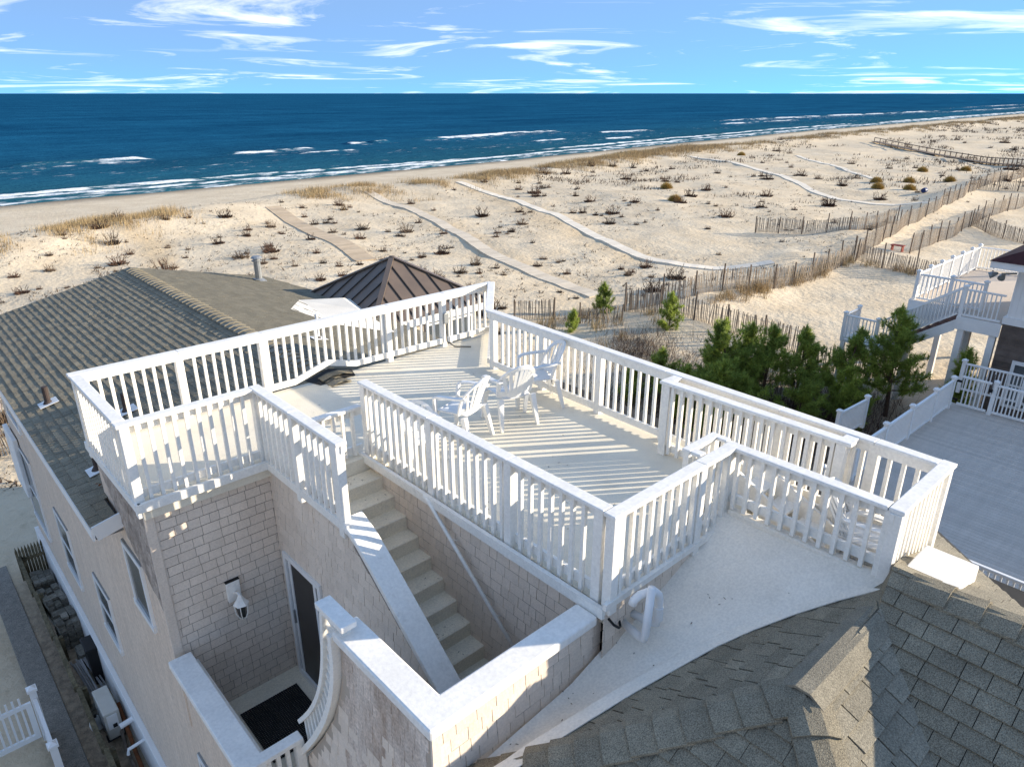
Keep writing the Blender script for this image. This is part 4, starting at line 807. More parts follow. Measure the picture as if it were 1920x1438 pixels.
for i in range(11): x = .86 + .066 * i; MB().prism([(x, GZ), (x + .055, GZ), (x + .055, GZ + .82), (x + .0275, GZ + .93), (x, GZ + .82)], 1, 18.62, 18.64).build('picket', 'old_wood', T) if False else MB().add([(x, 18.62, GZ), (x + .055, 18.62, GZ), (x + .055, 18.62, GZ + .82), (x + .0275, 18.62, GZ + .95), (x, 18.62, GZ + .82), (x, 18.65, GZ), (x + .055, 18.65, GZ), (x + .055, 18.65, GZ + .82), (x + .0275, 18.65, GZ + .95), (x, 18.65, GZ + .82)], [(4, 3, 2, 1, 0), (5, 6, 7, 8, 9), (0, 1, 6, 5), (1, 2, 7, 6), (2, 3, 8, 7), (3, 4, 9, 8), (4, 0, 5, 9)]).build('picket', 'old_wood', T)
MB().box(.86, 1.56, 18.58, 18.62, GZ + .55, GZ + .62).build('rail', 'old_wood', T)
pv = MB().box(-.5, .5, -.5, .5, -.5, .5).mesh('paver', 'paver')
def paver_stack(x, y, nx, ny, nz, label):
    T = thing('paver_stack', label, 'pavers', (x, y, GZ), 'stacks of old pavers beside the house', rz=R(random.uniform(-5, 5)))
    for k in range(nz):
        for i in range(nx):
            for j in range(ny):
                if 0 < i < nx - 1 and 0 < j < ny - 1 and k < nz - 1: continue
                if k == nz - 1 and random.random() < .2: continue
                o = bpy.data.objects.new('paver', pv); COL.objects.link(o); o.parent = T; o.location = ((i - nx / 2 + .5) * .135 + random.uniform(-.006, .006), (j - ny / 2 + .5) * .2 + random.uniform(-.008, .008), .035 + k * .068); o.scale = (.128, .19, .062); o.rotation_euler = (0, 0, random.uniform(-.04, .04))
paver_stack(1.18, 17.8, 3, 3, 7, 'stack of mossy pavers nearest the picket fence'); paver_stack(1.2, 16.75, 3, 4, 8, 'widest stack of mossy pavers, second from the picket fence'); paver_stack(1.22, 15.55, 3, 3, 10, 'tallest stack of mossy pavers in the narrow yard'); paver_stack(1.3, 14.55, 2, 2, 6, 'small stack of mossy pavers beside the black bin'); paver_stack(1.18, 12.95, 3, 2, 2, 'low pile of mossy pavers behind the air conditioner')
T = thing('plank_pile', 'loose pile of grey planks on the ground by the pavers', 'planks', (1.15, 13.9, GZ))
for i in range(9): a = random.uniform(-.06, .06); MB().bar((1.0 + .035 * i, 14.35 + random.uniform(-.1, .1), GZ + .32 + .012 * (i % 3)), (1.12 + .03 * i + a, 13.35, GZ + .10 + .02 * (i % 3)), .028, .018).build('plank', 'plank_grey', T)
T = thing('dustbin', 'black dustbin against the house wall', 'bin', (1.36, 13.95, GZ)); MB().bar((1.37, 13.95, GZ), (1.37, 13.95, GZ + .85), .2, .36, (0, 1, 0), .25, .44).build('body', 'black_bin', T, bevel=.02); MB().box(1.23, 1.51, 13.7, 14.2, GZ + .85, GZ + .92).build('lid', 'black_bin', T, bevel=.02)
T = thing('air_conditioner', 'beige outdoor air conditioner unit between fence and house wall', 'air conditioner', (1.2, 12.4, GZ))
bd = MB().box(1.06, 1.32, 12.0, 12.78, GZ + .12, GZ + .72).build('casing', 'ac_paint', T, bevel=.02)
MB().tube([(1.055, 12.3, GZ + .42), (1.045, 12.3, GZ + .42)], .22, 20).build('fan_grille', 'galvanised', bd)
MB().box(1.10, 1.27, 11.985, 12.0, GZ + .36, GZ + .66).build('service_panel', 'fascia_white', bd); MB().box(1.17, 1.24, 11.975, 11.985, GZ + .38, GZ + .46).build('vent', 'black_bin', bd)
for y in (12.1, 12.65): MB().box(1.04, 1.34, y, y + .08, GZ, GZ + .12).build('foot', 'black_bin', T)
T = thing('helmet_tank', 'small round white tank beside the air conditioner', 'tank', (1.0, 12.6, GZ)); MB().tube([(1.0, 12.62, GZ + .02), (1.0, 12.62, GZ + .1), (1.0, 12.62, GZ + .2), (1.0, 12.62, GZ + .26)], [.12, .13, .11, .05], 14).build('body', 'white_weathered', T, smooth=True); MB().tube([(1.0, 12.62, GZ + .26), (1.0, 12.62, GZ + .3)], .025, 8).build('cap', 'black_bin', T)
T = thing('drain_elbow', 'white plastic downpipe elbow sticking out of the skirt board', 'pipe', (1.35, 11.6, GZ)); MB().tube([(1.45, 11.55, GZ + .75), (1.22, 11.55, GZ + .72)], .05, 10).build('pipe', 'pvc', T); MB().tube([(1.5, 10.9, GZ + .8), (1.18, 10.9, GZ + .76), (1.16, 10.9, GZ + .66)], .028, 10).build('spout', 'pvc', T)
T = thing('rusty_pipes', 'rusty pipework on the ground at the foot of the house wall', 'pipe', (1.35, 11.5, GZ)); MB().tube([(1.38, 12.4, GZ + .5), (1.36, 11.9, GZ + .3), (1.33, 11.4, GZ + .12), (1.3, 10.6, GZ + .1)], .035, 8).build('pipe', 'rust', T); MB().tube([(1.3, 12.2, GZ + .3), (1.24, 11.7, GZ + .1), (1.22, 10.8, GZ + .08)], .03, 8).build('pipe', 'post_wood', T)
# white vinyl fence and gate
def vinyl_post(T, x, y, z0, z1, w=.11):
    p = MB().box(x - w / 2, x + w / 2, y - w / 2, y + w / 2, z0, z1).build('post', 'vinyl', T); MB().box(x - w * .72, x + w * .72, y - w * .72, y + w * .72, z1, z1 + .05).add([(x - w * .6, y - w * .6, z1 + .05), (x + w * .6, y - w * .6, z1 + .05), (x + w * .6, y + w * .6, z1 + .05), (x - w * .6, y + w * .6, z1 + .05), (x, y, z1 + .10)], [(0, 1, 4), (1, 2, 4), (2, 3, 4), (3, 0, 4)]).build('post_cap', 'vinyl', p)
T = thing('vinyl_fence', 'white vinyl picket fence in the near left corner beside the path', 'fence', (.25, 12, GZ))
for y in (13.0, 11.4): vinyl_post(T, .24, y, GZ, GZ + 1.15)
MB().box(.21, .27, 11.46, 12.94, GZ + .92, GZ + 1.0).box(.21, .27, 11.46, 12.94, GZ + .12, GZ + .2).build('rail', 'vinyl', T)
for i in range(12): y = 11.55 + .117 * i; MB().box(.225, .255, y, y + .06, GZ + .2, GZ + .92).build('picket', 'vinyl', T)
T = thing('vinyl_gate', 'white vinyl gate with upright pickets at the left edge', 'gate', (-.3, 13, GZ))
MB().box(-1.0, .17, 12.97, 13.02, GZ + .85, GZ + .93).box(-1.0, .17, 12.97, 13.02, GZ + .1, GZ + .2).box(.08, .17, 12.97, 13.02, GZ + .2, GZ + .85).build('frame', 'vinyl', T)
for i in range(11): x = -.98 + .098 * i; MB().box(x, x + .035, 12.985, 13.005, GZ + .2, GZ + 1.1 - .0).build('picket', 'vinyl', T)
for k, (x, y) in enumerate(((-.18, 12.1), (.02, 11.6))):
    b = MB(); b.prism([(x + .2 * math.cos(a) * (1 + .1 * math.sin(3 * a)), y + .3 * math.sin(a)) for a in np.linspace(0, 2 * math.pi, 18)[:-1]], 2, GZ, GZ + .045); tag(b.build('stepping_stone', 'red_stone', bevel=.01), ('farther', 'nearer')[k] + ' of the two reddish oval stepping stones by the vinyl fence', 'stone', 'reddish stepping stones')

# ------------------------------------------------------------------ grey composite deck next door
DZ = -5.0
T = thing('composite_deck', 'grey composite board deck of the neighbouring house', 'deck', (19, 3, GZ))
bw = .14; i = 0; x = 13.85
bdm = MB().box(-.5, .5, -.5, .5, -.5, .5).mesh('board', 'composite_grey')
while x < 24.1:
    o = bpy.data.objects.new('board', bdm); COL.objects.link(o); o.parent = T; o.matrix_parent_inverse = INV[T.name]; o.location = (x + bw / 2, .8, DZ - .0125); o.scale = (bw - .007, 10.2, .025); x += bw
MB().box(13.85, 24.1, -4.2, 5.86, DZ - .3, DZ - .03).build('frame', 'post_wood', T)
MB().box(13.8, 24.15, 5.9, 5.93, DZ - .35, DZ + .01).build('fascia', 'vinyl', T)
def vinyl_rail(label, p0, p1, z, posts, h=.92, pick=.1, name='vinyl_railing', group='white vinyl railings next door', low=.09, pz=None, zend=None, solid=False):
    T = thing(name, label, 'railing' if 'gate' not in name else 'gate', (*p0, z), group); p0, p1 = Vector((*p0, z)), Vector((*p1, z if zend is None else zend)); d = p1 - p0; L = d.length; hd = Vector((d.x, d.y, 0)).normalized(); u = Vector((0, 0, 1))
    MB().bar(p0 + u * h, p1 + u * h, .07, .06).build('top_rail', 'vinyl', T, bevel=.008); MB().bar(p0 + u * low, p1 + u * low, .05, .06).build('bottom_rail', 'vinyl', T)
    for t in posts: q = p0 + d * t; vinyl_post(T, q.x, q.y, q.z - .05, q.z + h + .08)
    n = max(1, int(L / pick))
    for k in range(1, n): q = p0 + d * (k / n); MB().bar(q + u * low, q + u * (h - .03), .034, .034, hd).build('baluster', 'vinyl', T)
    return T
vinyl_rail('white vinyl railing along the dune side of the grey deck', (15.2, 5.84), (23.92, 5.74), DZ, (0, .2, .4, .6, .8, .965))
vinyl_rail('white vinyl gate with black hinges at the corner of the grey deck', (24.0, 5.62), (24.0, 4.82), DZ, (), .98, .11, 'vinyl_gate')
T = thing('gate_hardware', 'black hinges and latch on the white vinyl gate', 'hinges', (23.95, 5.6, DZ + .2))
for z in (.2, .8): MB().box(23.93, 23.96, 5.60, 5.74, DZ + z, DZ + z + .07).build('hinge', 'black_cable', T)
MB().box(23.92, 23.95, 4.76, 4.86, DZ + .72, DZ + .82).box(23.925, 23.945, 4.79, 4.81, DZ + .82, DZ + 1.3).build('latch', 'black_cable', T)
vinyl_rail('white vinyl railing right of the gate on the grey deck', (24.02, 4.72), (24.05, 1.2), DZ, (0, .5), .95, .1)
vinyl_rail('white vinyl railing behind the gate, at the head of the far steps', (25.4, 6.0), (25.5, 4.3), DZ, (0, 1), .95, .1)
vinyl_rail('sloping white vinyl handrail of the far steps', (25.5, 4.25), (25.6, 2.6), DZ, (), .95, .1, zend=DZ - .9)
vinyl_rail('white vinyl railing at the near end of the grey deck, below the shingle roof', (13.78, 2.75), (13.74, -1.4), DZ, (.33, .75), .95, .1)
# small vinyl gate posts by the brush
vinyl_rail('small white vinyl gate standing in the brush behind the deck railing', (19.9, 7.5), (21.6, 7.4), DZ - .55, (0, 1), .9, .09, 'vinyl_gate')

# ------------------------------------------------------------------ neighbour's house
NH = thing('neighbour_house', 'brown shingled house with white trim and raised tan deck at the right edge', 'house', (29.3, 0, GZ))
MB().box(27.0, 31.6, -9, 5.6, GZ - .4, -2.75).build('wall', 'siding_brown', NH)
k = 0; z = GZ
while z < -2.9:
    MB().add([(26.985, -9, z), (26.985, 5.602, z), (26.999, 5.602, z + .19), (26.999, -9, z + .19), (26.999, -9, z), (26.999, 5.602, z)], [(0, 1, 2, 3), (0, 4, 5, 1)]).build('siding_course', 'siding_brown', NH); z += .2
MB().box(26.96, 31.63, -9.03, 5.63, -2.95, -2.72).build('band', 'fascia_white', NH)
MB().box(27.03, 31.55, -8.9, 5.55, -2.72, -1.0).build('upper_wall', 'vinyl', NH)
for i in range(40): MB().box(27.015, 27.03, 5.5 - .16 * i - .02, 5.5 - .16 * i, -2.72, -1.05).build('batten', 'fascia_white', NH)
MB().box(26.3, 32.2, -9.5, 6.2, -1.08, -.86).build('eave', 'fascia_white', NH)
MB().add([(26.25, -9.55, -.86), (26.25, 6.25, -.86), (32.25, 6.25, -.86), (32.25, -9.55, -.86), (29.25, -6.5, .5), (29.25, 3.2, .5)], [(0, 4, 5, 1), (1, 5, 2), (2, 5, 4, 3), (3, 4, 0)]).build('roof', 'roof_red', NH)
w = MB().box(26.95, 27.0, 4.1, 5.05, -5.7, -5.6).box(26.95, 27.0, 4.1, 5.05, -4.2, -4.08).box(26.95, 27.0, 4.95, 5.05, -5.6, -4.2).box(26.95, 27.0, 4.1, 4.2, -5.6, -4.2).build('window', 'vinyl', NH)
MB().box(26.965, 26.985, 4.2, 4.95, -5.6, -4.2).build('pane', 'glass_pale', w); MB().box(26.955, 26.975, 4.2, 4.95, -4.95, -4.88).build('meeting_rail', 'vinyl', w)
w = MB().box(26.95, 27.0, 2.9, 3.75, -3.6, -3.0).build('window', 'vinyl', NH)
# raised deck
ND = -3.0
MB().box(28.2, 35.4, 5.65, 8.85, ND - .06, ND).box(27.05, 28.2, 5.65, 6.85, ND - .06, ND - .002).build('deck_floor', 'deck_tan', NH)
MB().box(28.1, 35.45, 8.86, 8.9, ND - .42, ND + .01).box(28.06, 28.1, 6.9, 8.9, ND - .62, ND + .01).box(26.95, 27.0, 5.62, 6.95, ND - .42, ND + .02).build('deck_fascia', 'fascia_white', NH)
MB().box(28.3, 35.3, 5.7, 5.8, GZ, ND - .1).build('under_wall', 'cream_wall', NH)
for x, y in ((28.3, 8.7), (31.8, 8.7), (35.2, 8.7), (27.1, 6.75), (28.15, 6.8), (27.1, 5.8)): MB().box(x - .1, x + .1, y - .1, y + .1, GZ - .3, ND - .06).build('deck_post', 'fascia_white', NH)
vinyl_rail('white railing on the sea side of the neighbour\'s raised deck', (28.25, 8.8), (35.3, 8.85), ND, (0, .17, .34, .51, .68, .85, 1), .95, .13)
vinyl_rail('white railing on the near side of the neighbour\'s raised deck', (28.18, 8.72), (28.18, 6.6), ND, (.5, 1), .95, .13)
vinyl_rail('white railing at the far end of the neighbour\'s raised deck', (35.35, 8.8), (35.4, 6.2), ND, (.6,), .95, .13)
vinyl_rail('white railing of the neighbour\'s stair landing', (27.02, 6.88), (27.02, 5.7), ND, (0,), .95, .12)
vinyl_rail('sloping white railing of the neighbour\'s deck stair', (27.02, 6.98), (27.02, 9.3), ND, (), .95, .13, zend=-4.65)
vinyl_rail('sloping white railing on the far side of the neighbour\'s deck stair', (28.0, 6.98), (28.0, 9.3), ND, (), .95, .13, zend=-4.65)
vinyl_rail('white railing of the lower landing of the neighbour\'s stair', (26.95, 9.4), (26.95, 10.6), -4.7, (0, 1), .95, .13)
vinyl_rail('white railing across the lower landing of the neighbour\'s stair', (27.0, 10.62), (28.2, 10.62), -4.7, (1,), .95, .13)
SN = NH
for i in range(9): MB().box(27.05, 28.0, 6.98 + .26 * i, 7.26 + .26 * i, ND - .19 * (i + 1) - .04, ND - .19 * (i + 1)).build('stair_tread', 'tread_brown', NH)
for x in (27.0, 28.05): MB().add([(x, 6.95, ND - .1), (x, 9.3, -4.75), (x, 9.3, -5.1), (x, 6.95, ND - .5), (x + .04, 6.95, ND - .1), (x + .04, 9.3, -4.75), (x + .04, 9.3, -5.1), (x + .04, 6.95, ND - .5)], [(0, 1, 2, 3), (7, 6, 5, 4), (0, 4, 5, 1), (3, 2, 6, 7)]).build('stair_stringer', 'fascia_white', NH)
MB().box(26.95, 28.2, 9.3, 10.65, -4.8, -4.7).build('stair_landing', 'fascia_white', NH)
for x, y in ((27.0, 10.55), (28.1, 10.55), (27.0, 9.4)): MB().box(x - .07, x + .07, y - .07, y + .07, GZ - .3, -4.8).build('deck_post', 'fascia_white', NH)
T = thing('floodlight', 'twin grey floodlight under the eave of the brown house', 'lamp', (27.0, 5.9, -1.5)); MB().tube([(27.1, 5.6, -1.3), (27.0, 6.0, -1.36)], .03, 8).build('arm', 'galvanised', T)
for s in (-1, 1): MB().tube([(27 + .04 * s, 6.0 + .1 * s, -1.36), (26.9 + .08 * s, 6.08 + .16 * s, -1.42), (26.85 + .1 * s, 6.12 + .2 * s, -1.46)], [.04, .1, .11], 10).build('lamp_head', 'galvanised', T)

# ------------------------------------------------------------------ sand fences
slat = MB().box(-.5, .5, -.5, .5, 0, 1).mesh('slat', 'fence_wood')
def sand_fence(label, pts, h=1.15, post_sp=2.2, each=True, sp=.088, lean=.05, dz=-.05):
    pts = [Vector((*p, 0)) for p in pts]; T = thing('sand_fence', label, 'fence', (pts[0].x, pts[0].y, float(ground(pts[0].x, pts[0].y))), 'wooden sand fences on the dune')
    seg = [(a, b, (b - a).length) for a, b in zip(pts[:-1], pts[1:])]; tot = sum(s[2] for s in seg)
    def P(t):
        for a, b, l in seg:
            if t <= l or (a, b, l) == seg[-1]: q = a.lerp(b, min(1, t / l)); return q, math.atan2(b.y - a.y, b.x - a.x)
            t -= l
    jb = MB(); n = int(tot / sp); ph = random.random() * 9
    for i in range(n):
        t = tot * (i + .5) / n; q, a = P(t); wv = .10 * math.sin(t * .9 + ph); q = q + Vector((-math.sin(a), math.cos(a), 0)) * wv; z = float(ground(q.x, q.y)) + dz + .10 * math.sin(t * .5 + ph); hh = h * random.uniform(.93, 1.05); ti = random.gauss(0, lean)
        if each and n <= 300:
            o = bpy.data.objects.new('slat', slat); COL.objects.link(o); o.parent = T; o.matrix_parent_inverse = INV[T.name]; o.location = (q.x, q.y, z); o.rotation_euler = (random.gauss(0, .03), ti, a); o.scale = (.040, .010, hh)
        else: d = Vector((math.cos(a), math.sin(a), 0)); up = (Vector((0, 0, 1)) + d * ti).normalized(); b0 = Vector((q.x, q.y, z)); jb.bar(b0, b0 + up * hh, .012, .042, d)
    if jb.v: jb.build('slats', 'fence_wood', T)['kind'] = 'stuff'
    wr = MB()
    for f in (.25, .6, .9): wr.tube([(P(t)[0].x - math.sin(P(t)[1]) * .10 * math.sin(t * .9 + ph), P(t)[0].y + math.cos(P(t)[1]) * .10 * math.sin(t * .9 + ph), float(ground(P(t)[0].x, P(t)[0].y)) + dz + .10 * math.sin(t * .5 + ph) + h * f) for t in np.linspace(0, tot, max(4, int(tot / .8)))], .007, 4)
    wr.build('wire', 'galvanised', T)
    m = max(1, round(tot / post_sp))
    for i in range(m + 1):
        t = tot * i / m; q, a = P(t); z = float(ground(q.x, q.y)); g = random.uniform(1.12, 1.42) * h; MB().tube([(q.x, q.y, z - .3), (q.x + random.gauss(0, .04), q.y + random.gauss(0, .04), z + g)], .045, 6).build('post', 'post_wood', T)
sand_fence('slatted sand fence running from the small pine back towards the house', [(24.0, 26.0), (25.9, 25.0)], 1.05)
sand_fence('broken leaning bit of sand fence in front of the small pine', [(26.4, 23.6), (27.2, 22.4), (28.0, 22.2)], .8, lean=.25)
sand_fence('sand fence between the dune path and the pines, seen edge on to the house', [(29.8, 23.4), (30.4, 21), (30.6, 18.4), (30.6, 16.0), (30.3, 13.6)], 1.2)
sand_fence('long sand fence along the bare sand patch below the curved path', [(29.9, 23.5), (32.6, 21.6), (36.3, 20.8), (40, 19.8), (43.6, 19.7)], 1.25)
sand_fence('grassy sand fence leading on to the far corner of the bare sand patch', [(43.6, 19.7), (50.4, 20.0)], 1.3)
sand_fence('sand fence closing the bare sand patch on the neighbour\'s side', [(50.5, 19.9), (49.8, 17.6), (49.8, 14.5), (49.9, 11.5)], 1.2)
sand_fence('tall dark post sand fence running away along the dune from the patch corner', [(50.6, 20.1), (64.7, 22.6), (80, 24.3), (101, 27.2), (125, 27.6)], 1.3, 3, each=False, sp=.12)
sand_fence('curved sand fence standing alone in the middle of the dune', [(56.6, 31.0), (57.4, 28.8), (58.8, 25.8), (60.6, 24.2), (67.4, 23.7)], 1.2, 1.9)
sand_fence('second sand fence beyond the patch, behind the white deck railing', [(57, 18.7), (66, 19.2), (77.7, 20), (90, 19.7)], 1.3, 2.4, each=False, sp=.12)
sand_fence('sand fence crossing towards the sea behind the neighbour\'s deck', [(74, 19.7), (71, 17.0), (68.6, 14.3)], 1.3)
sand_fence('far sand fence in the shade at the right edge', [(101, 27.0), (105, 22), (107, 18)], 1.3)
sand_fence('low sand fence in the brown brush under the pines', [(23.5, 13.3), (24.3, 11.2), (24.8, 8.6)], .95, each=True)
sand_fence('sand fence half buried between the pines', [(28.6, 13.0), (29.6, 11.0), (29.9, 8.9)], 1.1)
sand_fence('sand fence on the far left beyond the house corner', [(-1.0, 27.4), (3.2, 26.4)], 1.1)

# ------------------------------------------------------------------ dune paths
def path(label, pts, wid, mat, plank=.3):
    P = np.array(pts, float); s_ = np.r_[0, np.cumsum(np.hypot(*np.diff(P, axis=0).T))]; n = int(s_[-1] / plank); t = np.linspace(0, s_[-1], n); q = np.stack([np.interp(t, s_, P[:, 0]), np.interp(t, s_, P[:, 1])], 1)
    for _ in range(int(9 / plank)): q[1:-1] = .5 * q[1:-1] + .25 * (q[:-2] + q[2:])
    b = MB()
    for i in range(n - 1):
        a, c = q[i], q[i + 1]; d = (c - a) / max(1e-6, np.hypot(*(c - a))); pr_ = np.array([-d[1], d[0]]) * wid / 2; g_ = (c - a) * .008; vs = []; h = .06 + random.uniform(-.004, .004)
        za, zc = (max(float(ground(*(e + pr_ * k))) for k in (-1, 0, 1)) + h for e in (a, c))
        vs = [(*(a + g_ - pr_), za), (*(c - g_ - pr_), zc), (*(c - g_ + pr_), zc), (*(a + g_ + pr_), za)]
        b.add(vs + [(v[0], v[1], v[2] - .14) for v in vs], [(0, 1, 2, 3), (0, 4, 5, 1), (2, 6, 7, 3), (1, 5, 6, 2), (3, 7, 4, 0)])
    o = b.build('boardwalk', mat); tag(o, label, kind='structure'); return o
path('short tan board ramp on the dune behind the turret roof', [(31.6, 70), (29.7, 60), (27.9, 50), (26.3, 44)], 1.5, 'board_tan', .5)
path('pale slatted boardwalk coming down to the sand fence', [(45.2, 74), (43, 61.5), (38.8, 50), (34.2, 39), (32.2, 31), (31.4, 26.8)], 1.1, 'board_sandy', .35)
path('long curved pale boardwalk across the dune', [(58.4, 73.8), (56.5, 63), (50.2, 47.2), (44.7, 37.8), (41.6, 31), (41.9, 26.3), (45.2, 23.2)], .95, 'board_pale', .5)
path('far pale boardwalk winding across the dune', [(118, 80), (112, 66.6), (103, 55), (87, 40.4), (81, 33.3), (82, 26)], 1.0, 'board_pale', .8)
path('farthest pale boardwalk on the dune', [(133, 66.4), (118, 52), (104, 40.3)], .8, 'board_pale', 1.0)
T = thing('far_walkway', 'dark wooden railed walkway on the far dune', 'walkway', (160, 50, GZ))
pw = [(186, 74), (159, 51.5), (143, 38), (137, 31)]
for (a, b) in zip(pw[:-1], pw[1:]):
    za, zb_ = float(ground(*a)), float(ground(*b)); MB().bar((*a, za + .25), (*b, zb_ + .25), 1.4, .12).build('deck', 'post_wood', T); MB().bar((*a, za + 1.1), (*b, zb_ + 1.1), .1, .14).build('rail', 'post_wood', T)
    n = 9
    for i in range(n): p = [a[k] + (b[k] - a[k]) * i / n for k in (0, 1)]; z = float(ground(*p)); MB().box(p[0] - .07, p[0] + .07, p[1] - .07, p[1] + .07, z, z + 1.15).build('post', 'post_wood', T)
# far picnic table, barrel, red bench
x, y = 122, 88; z = float(ground(x, y)); T = thing('picnic_table', 'small weathered picnic table far off on the dune crest', 'table', (x, y, z))
MB().box(x - .9, x + .9, y - .4, y + .4, z + .72, z + .78).build('table_top', 'plank_grey', T)
for s in (-1, 1):
    MB().box(x - .9, x + .9, y + s * .75 - .13, y + s * .75 + .13, z + .43, z + .48).build('bench', 'plank_grey', T)
    MB().bar((x + .6 * s, y - .75, z), (x + .6 * s, y - .3, z + .72), .08, .08).bar((x + .6 * s, y + .75, z), (x + .6 * s, y + .3, z + .72), .08, .08).bar((x + .6 * s, y - .8, z + .4), (x + .6 * s, y + .8, z + .4), .06, .08).build('leg', 'plank_grey', T)
x, y = 93.5, 30.5; z = float(ground(x, y)); tag(MB().tube([(x - .4, y, z + .3), (x - .36, y, z + .3), (x, y, z + .3), (x + .36, y, z + .3), (x + .4, y, z + .3)], [.22, .27, .3, .27, .22], 14).build('barrel', 'barrel_blue'), 'blue barrel lying on the far dune', 'barrel')
x, y = 57.0, 19.6; z = float(ground(x, y)); T = thing('red_bench', 'small red bench on the sand behind the neighbour\'s deck', 'bench', (x, y, z)); MB().box(x - .25, x + .25, y - .45, y + .45, z + .40, z + .46).build('seat', 'red_paint', T); [MB().box(x - .2, x + .2, y + s * .36 - .03, y + s * .36 + .03, z - .1, z + .4).build('leg', 'red_paint', T) for s in (-1, 1)]

# ------------------------------------------------------------------ vegetation
def pine(label, x, y, h, wid, seed, mat='needle', trunkless=False, dens=1.0, base=None):
    rg = np.random.default_rng(seed); z0 = float(ground(x, y)) if base is None else base
    T = thing('pine_tree', label, 'tree', (x, y, z0), 'young pines behind the deck')
    tr = MB(); lean = rg.normal(0, .06, 2); tp = [(x + lean[0] * h * t + .05 * math.sin(5 * t + seed), y + lean[1] * h * t, z0 - .2 + (h + .1) * t) for t in np.linspace(0, 1, 7)]
    tr.tube(tp, [.018 * h * (1.15 - t) + .008 for t in np.linspace(0, 1, 7)], 7)
    tufts = []
    nb = int(12 * h)
    for i in range(nb):
        t = (.26 if h > 2 else .08) + (.72 if h > 2 else .9) * i / nb; a = rg.uniform(0, 6.28); Lb = wid * (1.05 - t) ** .75 * rg.uniform(.55, 1.1) * (1 if t > .2 else .75); b0 = np.array([np.interp(t, np.linspace(0, 1, 7), [q[k] for q in tp]) for k in range(3)])
        el = rg.uniform(.15, .55); dr_ = np.array([math.cos(a), math.sin(a), el]); pts = [b0 + dr_ * Lb * f + np.array([0, 0, .22 * Lb * f * f]) for f in (0, .35, .7, 1)]
        tr.tube([tuple(p) for p in pts], [.016, .012, .009, .006], 4, cap=False)
        for f in np.linspace(.35, 1, max(3, int(5 * Lb * dens) + 2)):
            for _ in range(2 if f < .95 else 1):
                p = b0 + dr_ * Lb * f + np.array([0, 0, .22 * Lb * f * f]) + rg.normal(0, .09, 3) * (1 if f < .95 else .2); up = np.array([math.cos(a) * .5, math.sin(a) * .5, 1.0]) + rg.normal(0, .35, 3); tufts.append((p, up / np.linalg.norm(up), rg.uniform(.7, 1.15)))
    for _ in range(7):
        p = np.array(tp[-1]) + rg.normal(0, .06, 3); tufts.append((p, np.array([0, 0, 1.0]) + rg.normal(0, .15, 3), 1.2))
    for k in range(4): tufts.append((np.array(tp[-1]) + np.array([0, 0, .07 * k]), np.array([0, 0, 1.0]), .8))
    for k in range(6): tufts.append((np.array(tp[-1]) - np.array([0, 0, .1 * k]), np.array([rg.normal(0, .3), rg.normal(0, .3), 1]), 1.0))
    tr.build('trunk', 'bark', T)
    V = []; 
    for p, u, sc in tufts:
        n = 50; u = u / np.linalg.norm(u); d = u * rg.uniform(.1, 1.0, (n, 1)) + rg.normal(0, .62, (n, 3)); d /= np.linalg.norm(d, axis=1)[:, None]; ln = .19 * sc * rg.uniform(.7, 1.2, (n, 1)); st_ = p + u * rg.uniform(-.14, .12, (n, 1)) * sc
        sd = np.cross(d, rg.normal(0, 1, (n, 3))); sd /= np.linalg.norm(sd, axis=1)[:, None] + 1e-9; sd *= .011
        V.append(np.stack([st_ - sd, st_ + sd, st_ + d * ln], 1).reshape(-1, 3))
    V = np.concatenate(V); F = np.arange(len(V)).reshape(-1, 3); link('crown', npmesh('crown', V, F, mat), T)
pine('tallest dark pine beside the white corner of the grey deck', 26.3, 8.3, 4.0, 1.75, 1); pine('lone pine close to the brown wall of the next house', 26.4, 6.25, 3.0, .8, 2)
pine('pine left of the tallest one, with upright candles', 25.2, 9.9, 3.1, 1.5, 3); pine('pine in the middle of the dark row, with sharp tips', 24.5, 10.9, 3.1, 1.45, 4); pine('pine with long tips, third from the tallest', 23.9, 12.0, 3.1, 1.5, 5)
pine('broad pine at the seaward end of the dark row', 22.9, 13.0, 3.1, 1.7, 6); pine('low spreading pine in front of the dark row', 21.4, 12.2, 2.2, 1.6, 7); pine('pine with bare branches behind the dark row', 24.9, 13.3, 2.7, 1.4, 8)
pine('small bright pine by the slatted fence corner', 29.0, 24.2, 1.5, .75, 9, 'needle'); pine('small green pine on the sandy hump behind the deck railing', 28.6, 19.6, 1.7, .9, 10)
pine('yellow green seedling pine in front of the row', 20.2, 13.0, 1.2, .5, 11, 'needle_bright'); pine('yellow green pine seen through the dune side railing', 15.5, 10.6, 1.6, .9, 12, 'needle_bright'); pine('yellow green pine below the inner railing', 14.0, 7.6, 1.7, 1.1, 13, 'needle_bright'); pine('yellow green seedling in the brush below the deck', 17.4, 11.0, 1.3, .8, 16, 'needle_bright'); pine('seedling pine near the broken fence', 25.2, 23.0, .9, .5, 17, 'needle')
